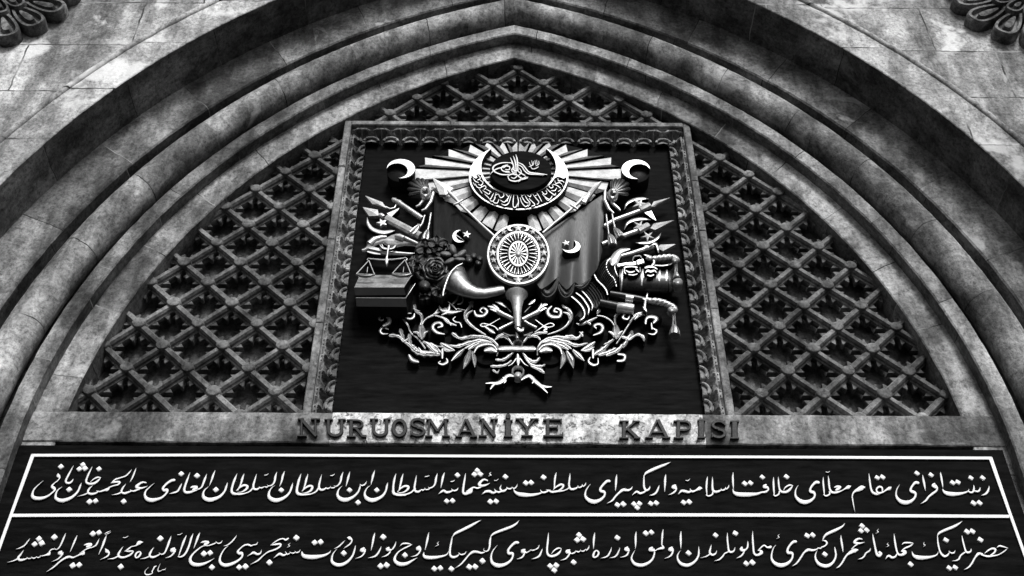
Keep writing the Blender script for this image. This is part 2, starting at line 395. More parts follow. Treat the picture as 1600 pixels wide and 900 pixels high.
# ------------------------------------------------------------------ stone lattice panels
YR, YBL = .645, .805      # front of the ribs
def inside(x, z, marg=0): return math.hypot(abs(x)+AC, z-AZ) < RI+marg and z > ZS-.25
def foil(th):
    """radius of the cusped opening of one lozenge, along the ray th"""
    best = .045
    for cx_, cz_, r in ([(0, 0, .082)]+[(.132*math.cos(a), .132*math.sin(a), .034) for a in (0, math.pi/2, math.pi, -math.pi/2)]
                        +[(.094*math.cos(a), .091*math.sin(a), .036) for a in (math.pi/4+.0, 3*math.pi/4, -math.pi/4, -3*math.pi/4)]):
        b = math.cos(th)*cx_+math.sin(th)*cz_; q = b*b-(cx_*cx_+cz_*cz_)+r*r
        if q > 0: best = max(best, b+math.sqrt(q))
    return best
def lattice(label, x0, z0, ax, az, xr, zr, seed, lim):
    lx0, lx1, lz0 = lim      # where the stone surround begins
    def cl(x, z): return (min(max(x, lx0), lx1), max(z, lz0))
    rnd = random.Random(seed)
    t = thing('stone_lattice', label, 'lattice', (0, 0, 0), 'carved lattice panels under the arch')
    hx, hz = ax/2, az/2
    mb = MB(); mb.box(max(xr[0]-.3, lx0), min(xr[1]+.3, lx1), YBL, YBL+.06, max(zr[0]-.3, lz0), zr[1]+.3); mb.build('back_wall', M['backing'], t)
    nodes = []
    tr = MB(); ribs = MB(); nray = 48
    for i in range(-20, 21):
        for j in range(-24, 25):
            if (i+j) % 2: continue
            x, z = x0+i*hx, z0+j*hz
            if not (xr[0]-hx < x < xr[1]+hx and zr[0]-hz < z < zr[1]+hz): continue
            if inside(x, z, .04) and lx0 < x < lx1 and z > lz0: nodes.append((x, z))
            # ribs to the two upper neighbours
            for s in (-1, 1):
                xa, za, xb, zb = x, z, x+s*hx, z+hz
                if not (inside(xa, za, .12) or inside(xb, zb, .12)): continue
                # cut the rib where it runs into the surround
                t0, t1 = 0.0, 1.0
                for a_, b_, lo_, hi_ in ((xa, xb, lx0, lx1), (za, zb, lz0, 99)):
                    d_ = b_-a_
                    for lim_, sg_ in ((lo_, 1), (hi_, -1)):
                        if (a_-lim_)*sg_ < 0 and (b_-lim_)*sg_ < 0: t0 = 2
                        elif (a_-lim_)*sg_ < 0: t0 = max(t0, (lim_-a_)/d_)
                        elif (b_-lim_)*sg_ < 0: t1 = min(t1, (lim_-a_)/d_)
                if t0 >= t1: continue
                xa, za, xb, zb = xa+(xb-xa)*t0, za+(zb-za)*t0, xa+(xb-xa)*t1, za+(zb-za)*t1
                dx, dz = xb-xa, zb-za; L = math.hypot(dx, dz); nx, nz = -dz/L, dx/L; loops = []
                for (X, Z) in ((xa, za), (xb, zb)):
                    w1, w2, w3 = .014, .025, .036; j1 = rnd.uniform(-.003, .003)
                    loops.append([(X+nx*u, y+j1, Z+nz*u) for u, y in ((-w3, YR+.07), (-w3, YR+.042), (-w2, YR+.036), (-w2, YR+.018), (-w1, YR), (w1, YR), (w2, YR+.018), (w2, YR+.036), (w3, YR+.042), (w3, YR+.07))])
                ribs.loft(loops, closed=False)
            # the lozenge centred half a step above this node
            cz_ = z+hz
            if inside(x, cz_, .16) and xr[0]-hx < x < xr[1]+hx and lx0 < x < lx1 and cz_ > lz0-hz*.5:
                A, B, C_, D_ = [], [], [], []
                for k in range(nray):
                    th = 2*math.pi*k/nray; ct, st = math.cos(th), math.sin(th)
                    ro = 1/(abs(ct)/hx+abs(st)/hz)
                    ri = min(foil(th)*ax/.43, ro-.034)
                    yy = YR+.046
                    A.append((x+ct*ro, yy, cz_+st*ro)); B.append((x+ct*(ri+.006), yy, cz_+st*(ri+.006)))
                    C_.append((x+ct*ri, yy+.006, cz_+st*ri)); D_.append((x+ct*ri*1.0, yy+.055, cz_+st*ri*1.0))
                tr.loft([[(cl(q[0], q[2])[0], q[1], cl(q[0], q[2])[1]) for q in lp] for lp in (A, B, C_, D_)])
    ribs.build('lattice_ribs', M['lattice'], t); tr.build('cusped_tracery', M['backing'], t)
    for (x, z) in nodes:
        b = MB(); loops = []; r0 = .046*rnd.uniform(.92, 1.08); ph = rnd.uniform(0, 1)
        for r, y in ((r0*1.12, YR+.05), (r0*1.06, YR+.0), (r0, YR-.012), (r0*.86, YR-.017)):
            loops.append([(x+r*math.cos(q)*(1+.05*math.cos(4*q+.3)), y+rnd.uniform(-.002, .002), z+r*.92*math.sin(q)) for q in [2*math.pi*i/14+ph for i in range(14)]])
        b.loft(loops, cap1=True); b.build('boss', M['lattice'], t, 50)
FX0, FX1, FZ1 = -1.452, 1.503, 8.038+ZO
lattice('carved stone lattice left of the black emblem board', -1.672, 5.14+ZO, .4305, .4148, (-3.1, FX0+.2), (ZS, 7.6+ZO), 11, (-9, FX0+.01, ZS-.03))
lattice('carved stone lattice right of the black emblem board', 1.722, 5.143+ZO, .4305, .4148, (FX1-.2, 3.1), (ZS, 7.6+ZO), 12, (FX1-.01, 9, ZS-.03))
lattice('small triangular stone lattice above the frame at the top of the arch', .035, 8.41+ZO, .446, .436, (-1.3, 1.35), (FZ1-.2, 8.95+ZO), 13, (-9, 9, FZ1-.01))

# ------------------------------------------------------------------ carved frame round the board
fr = thing('stone_surround', 'carved stone surround with a row of leaf niches round the black emblem board', 'frame', (0, 0, 0))
FW, CV = .056, .126; YF = .600
def fillet(x0, x1, z0, z1, cuts, horiz):
    mb = MB(); a0, a1 = (x0, x1) if horiz else (z0, z1); ed = [a0]+cuts+[a1]
    for k in range(len(ed)-1):
        o = random.uniform(-.002, .003)
        if horiz: mb.box(ed[k]+.0015, ed[k+1]-.0015, YF+o, YB+.02, z0, z1, .007)
        else: mb.box(x0, x1, YF+o, YB+.02, ed[k]+.0015, ed[k+1]-.0015, .007)
    mb.build('fillet', M['frame'], fr)
fillet(FX0, FX0+FW, ZS, FZ1, [5.74+ZO, 6.6+ZO, 7.45+ZO], False)
fillet(FX1-FW, FX1, ZS, FZ1, [5.9+ZO, 6.72+ZO, 7.3+ZO], False)
fillet(FX0+FW, FX1-FW, FZ1-FW, FZ1-.001, [-.55, .62], True)
def niche_mesh(w_, seed):
    """one unit of the leaf moulding in local axes: s along the surround, o inward, y depth"""
    rnd = random.Random(seed); mb = MB()
    def cove(s, t, h=0.0):
        q = t*math.pi/2
        return Vector((s, .004+CV*(.55*(1-math.cos(q))+.45*t)+h*math.cos(q), YF+.016+.128*math.sin(q)-h*math.sin(q)))
    n = 10
    mb.loft([[cove(-w_/2, i/n) for i in range(n+1)], [cove(w_/2, i/n) for i in range(n+1)]], closed=False)       # hollow
    mb.loft([[cove(-w_/2, 1), cove(w_/2, 1)], [cove(-w_/2, 1)+Vector((0, -.004, .07)), cove(w_/2, 1)+Vector((0, -.004, .07))]], closed=False)
    # pointed leaf: folded sheet with a mid rib, spread at the fillet and running to a tip at the board
    cols = ((-1, 0), (-1, .026), (-.84, .03), (-.74, .008), (-.42, .005), (-.30, .012), (-.14, .016), (0, .038), (.14, .016), (.30, .012), (.42, .005), (.74, .008), (.84, .03), (1, .026), (1, 0))
    rows = []
    for i in range(13):
        t = .05+.97*i/12; wl = w_*.47*max(.03, 1-t)**.85*(1-.45*max(0, .16-t)/.11); k = min(1, (1-t)*1.6+.25)
        rows.append([cove(c*wl, min(t, 1.03), h*k*rnd.uniform(.9, 1.1)) for c, h in cols])
    mb.loft(rows, closed=False); mb.add(rows[0], [tuple(range(len(cols)))])
    # rounded rim that closes the leaf under the fillet
    def tube(path, r):
        loops = []
        for i, q in enumerate(path):
            d = (path[min(i+1, len(path)-1)]-path[max(i-1, 0)]).normalized(); a_ = d.orthogonal().normalized(); b_ = d.cross(a_)
            loops.append([q+(a_*math.cos(x)+b_*math.sin(x))*r for x in [2*math.pi*m_/7 for m_ in range(7)]])
        mb.loft(loops, cap0=True, cap1=True)
    tube([cove(w_*.43*math.sin(x), .05+.13*(1-math.cos(x)), .022) for x in [-1.25+2.5*i/10 for i in range(11)]], .0065)
    # between two leaves: ribbed knob, then a round-headed niche with a flat floor
    for sg in (-1, 1):
        for k_ in (0, .13, .26):
            s0 = sg*(w_*.5-w_*k_*.5)
            tube([cove(s0, .10, .014), cove(s0, .24, .022), cove(sg*(w_*.5-w_*k_*.85), .40, .018)], .008)
        arc_ = []; fl_ = []
        for i in range(9):
            x = i/8*math.pi/2
            arc_.append(cove(sg*(w_*.5-w_*.36*math.sin(x)), .99-.47*math.cos(x), .04)); fl_.append(cove(sg*(w_*.5-w_*.34*math.sin(x)), 1-.44*math.cos(x), .0))
        for v in arc_: v.z = min(v.z, .672)
        tube(arc_, .011)
        e = sg*w_*.5; yy = .688
        F_ = [Vector((e, CV+.003, yy-.010))]+[Vector((q.x, q[1], yy)) for q in fl_]
        mb.add(F_+[Vector((q.x, q.y, .77)) for q in F_], [tuple(range(len(F_)))]+[(i, i+1, len(F_)+i+1, len(F_)+i) for i in range(len(F_)-1)])
    j = [Vector((v[0], v[1]+rnd.uniform(-.0008, .0008), v[2]+rnd.uniform(-.0008, .0008))) for v in mb.v]
    return j, mb.f
def place(vs, fs, fn):
    mb = MB(); mb.add([fn(*v) for v in vs], fs); return mb.build('leaf_niche', M['leaf'], fr, 38)
IX0, IX1, IZ1 = FX0+FW, FX1-FW, FZ1-FW
nt_, wt = 17, (IX1-IX0-.02)/17
for k in range(nt_):
    vs, fs = niche_mesh(wt, 30+k); cx = IX0+.01+wt*(k+.5)
    place(vs, fs, lambda s, o, y: (cx+s*(1-min(1, max(0, 1))*0), y, IZ1-o))
ns_, ws = 20, (IZ1-ZS-.1)/20
for k in range(ns_):
    cz_ = ZS+ws*(k+.5)
    vs, fs = niche_mesh(ws, 60+k); place(vs, fs, lambda s, o, y: (IX0+o, y, cz_+s))
    vs, fs = niche_mesh(ws, 90+k); place(vs, fs, lambda s, o, y: (IX1-o, y, cz_+s))
# board
YBD = .735
mb = MB(); mb.box(IX0+.03, IX1-.03, YBD, YB-.002, ZS-.0, IZ1-.03)
tag(mb.build('emblem_board', M['board'], None), 'plain black painted board behind the coat of arms', 'board')

# ------------------------------------------------------------------ raised capitals on the lintel
SERIF = .03
def arc(cx, cy, rx, ry, a0, a1, n=14): return [(cx+rx*math.cos(R(a0+(a1-a0)*i/n)), cy+ry*math.sin(R(a0+(a1-a0)*i/n))) for i in range(n+1)]
TH, TN = .2, .11
GL = {
 'N': [([(.2,0),(.2,1)],TN), ([(.8,0),(.8,1)],TN), ([(.17,.97),(.82,.03)],TH), ([(0,.04),(.42,.04)],.08), ([(.03,.96),(.3,.96)],.08), ([(.6,.96),(1,.96)],.08)],
 'U': [([(.2,1),(.2,.36)]+arc(.5,.36,.3,.30,180,360)+[(.8,1)],.17), ([(.02,.96),(.4,.96)],.08), ([(.64,.96),(.98,.96)],.08)],
 'R': [([(.24,0),(.24,1)],TH), ([(.24,.94)]+arc(.52,.73,.27,.21,90,-90)+[(.24,.52)],.12), ([(.45,.52),(.62,.3),(.78,.06),(.98,.04)],.16), ([(.02,.04),(.46,.04)],.08), ([(.02,.96),(.3,.96)],.08)],
 'O': [(arc(.5,.5,.39,.43,90,450,28),.2)],
 'S': [(arc(.5,.74,.32,.2,20,270,14)+arc(.5,.27,.34,.21,90,-160,14),.17), ([(.84,.72),(.84,.96)],.08), ([(.14,.06),(.14,.3)],.08)],
 'M': [([(.14,0),(.18,1)],TN), ([(.86,0),(.82,1)],TH*.8), ([(.2,.95),(.5,.32)],TH*.8), ([(.5,.32),(.8,.95)],TN), ([(0,.04),(.3,.04)],.08), ([(.68,.04),(1,.04)],.08), ([(.05,.96),(.26,.96)],.08), ([(.74,.96),(.95,.96)],.08)],
 'A': [([(.12,0),(.47,1)],TN), ([(.88,0),(.5,1)],TH), ([(.25,.32),(.75,.32)],.1), ([(-.02,.04),(.3,.04)],.08), ([(.68,.04),(1.02,.04)],.08)],
 'I': [([(.5,0),(.5,1)],.34), ([(.06,.04),(.94,.04)],.09), ([(.06,.96),(.94,.96)],.09)],
 'J': [([(.5,0),(.5,.94)],.34), ([(.06,.04),(.94,.04)],.09), ([(.06,.92),(.94,.92)],.09), (arc(.5,1.16,.09,.07,0,360,10),.18)],
 'Y': [([(.5,0),(.5,.46)],.18), ([(.5,.46),(.14,.98)],.18), ([(.5,.44),(.84,.98)],TN), ([(.24,.04),(.76,.04)],.08), ([(-.02,.96),(.36,.96)],.08), ([(.64,.96),(1.02,.96)],.08)],
 'E': [([(.24,0),(.24,1)],TH), ([(.02,.95),(.9,.95)],.1), ([(.24,.52),(.72,.52)],.1), ([(.02,.05),(.98,.05)],.1), ([(.88,.8),(.88,1)],.08), ([(.95,0),(.95,.24)],.08), ([(.7,.42),(.7,.62)],.07)],
 'K': [([(.24,0),(.24,1)],TH), ([(.26,.42),(.78,.97)],TN), ([(.4,.55),(.86,.03)],TH), ([(.02,.04),(.46,.04)],.08), ([(.02,.96),(.46,.96)],.08), ([(.62,.96),(.96,.96)],.08), ([(.7,.04),(1,.04)],.08)],
 'P': [([(.26,0),(.26,1)],TH), ([(.26,.94)]+arc(.56,.7,.3,.24,90,-90)+[(.26,.46)],.13), ([(.02,.04),(.52,.04)],.08), ([(.02,.96),(.3,.96)],.08)],
}
def letter(ch, x0, x1, y0, y1, label):
    """capital built of flat raised strokes; x0..x1, y0 (top)..y1 (foot) in photo pixels"""
    mb = MB(); W_, H_ = x1-x0, y1-y0; k = 0
    for path, wd in GL[ch]:
        k += 1; yf = YI-.042-.0006*k; q = [(x0+a*W_, y1-b*H_) for a, b in path]; wpx = wd*28
        n = len(q); closed = math.hypot(q[0][0]-q[-1][0], q[0][1]-q[-1][1]) < .5; loops = []
        for i in range(n):
            a = q[i-1] if i else (q[-2] if closed else q[0]); b = q[(i+1) % n] if i < n-1 else (q[1] if closed else q[-1])
            tx, ty = b[0]-a[0], (b[1]-a[1]); L = math.hypot(tx, ty) or 1; nx, ny = -ty/L*wpx/2, tx/L*wpx/2*.86
            f = [at(q[i][0]+nx*g, q[i][1]+ny*g, yf+dy) for g, dy in ((-1, .009), (-.72, 0), (.72, 0), (1, .009))]
            loops.append([Vector((f[0].x, YI-.013, f[0].z))]+f+[Vector((f[-1].x, YI-.013, f[-1].z))])
        mb.loft(loops, closed=True, cap0=not closed, cap1=not closed)
    tag(mb.build('letter', M['letter'], None), label, 'letter', 'raised letters of the gate name')
NAME = [('N',464,500,'first raised letter N at the far left of the gate name'), ('U',506,541,'raised letter U right beside the first N of the gate name'),
 ('R',541,573,'raised letter R between two U letters on the lintel'), ('U',577,611,'raised letter U between the R and the O on the lintel'),
 ('O',612,636,'round raised letter O beneath the black board'), ('S',638,667,'raised letter S right after the round O on the lintel'),
 ('M',664,703,'wide raised letter M on the lintel'), ('A',712,745,'raised letter A between the M and the second N'),
 ('N',748,778,'second raised letter N beside the dotted I'), ('J',786,802,'raised letter I with a dot on top'),
 ('Y',806,841,'raised letter Y next to the dotted I'), ('E',848,881,'raised letter E that ends the first word of the gate name'),
 ('K',967,1001,'raised letter K that starts the second word of the gate name'), ('A',1009,1047,'raised letter A between K and P'),
 ('P',1052,1083,'raised letter P in the second word of the gate name'), ('I',1089,1103,'plain raised letter I between P and S'),
 ('S',1109,1137,'raised letter S of the second word, right of a plain I'), ('I',1140,1156,'last raised letter I at the far right of the gate name')]
for i, (ch, a, b, lab) in enumerate(NAME):
    dy = (i*37 % 5-2)*.4
    letter(ch, a, b, (654 if a < 900 else 656)+dy, (682 if a < 900 else 684.5)+dy*.6, lab)
# ================================================================== the inscription plaque
YP = .556
plq = thing('inscription_plaque', 'long black plaque with two lines of white calligraphy in a white border', 'plaque', (0, 0, 0))
mb = MB(); c0, c1 = at(23, 697, YP), at(1566, 700, YP); zb = at(800, 921, YP).z
mb.box(c0.x, c1.x, YP, YP+.04, zb, (c0.z+c1.z)/2, .006); mb.build('board', M['plaque'], plq)
YL = YP-.013
for q in ('49 709,400 708.6,800 710.6,1200 711.8,1550 713.4,1547 718,1200 716,800 715,400 713,53 713.6', '17 802.6,420 800.6,800 801.4,1200 802,1578 804.2,1577 809.2,1200 807.4,800 806.4,420 806,16 807.8',
          '-20 909,1616 911,1616 916,-20 914'):
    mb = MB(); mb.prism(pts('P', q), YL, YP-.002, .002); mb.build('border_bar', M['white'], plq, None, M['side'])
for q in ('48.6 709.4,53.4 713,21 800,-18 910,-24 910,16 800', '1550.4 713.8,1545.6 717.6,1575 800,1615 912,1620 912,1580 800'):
    mb = MB(); mb.prism(pts('P', q), YL-.001, YP-.002, .002); mb.build('border_bar', M['white'], plq, None, M['side'])

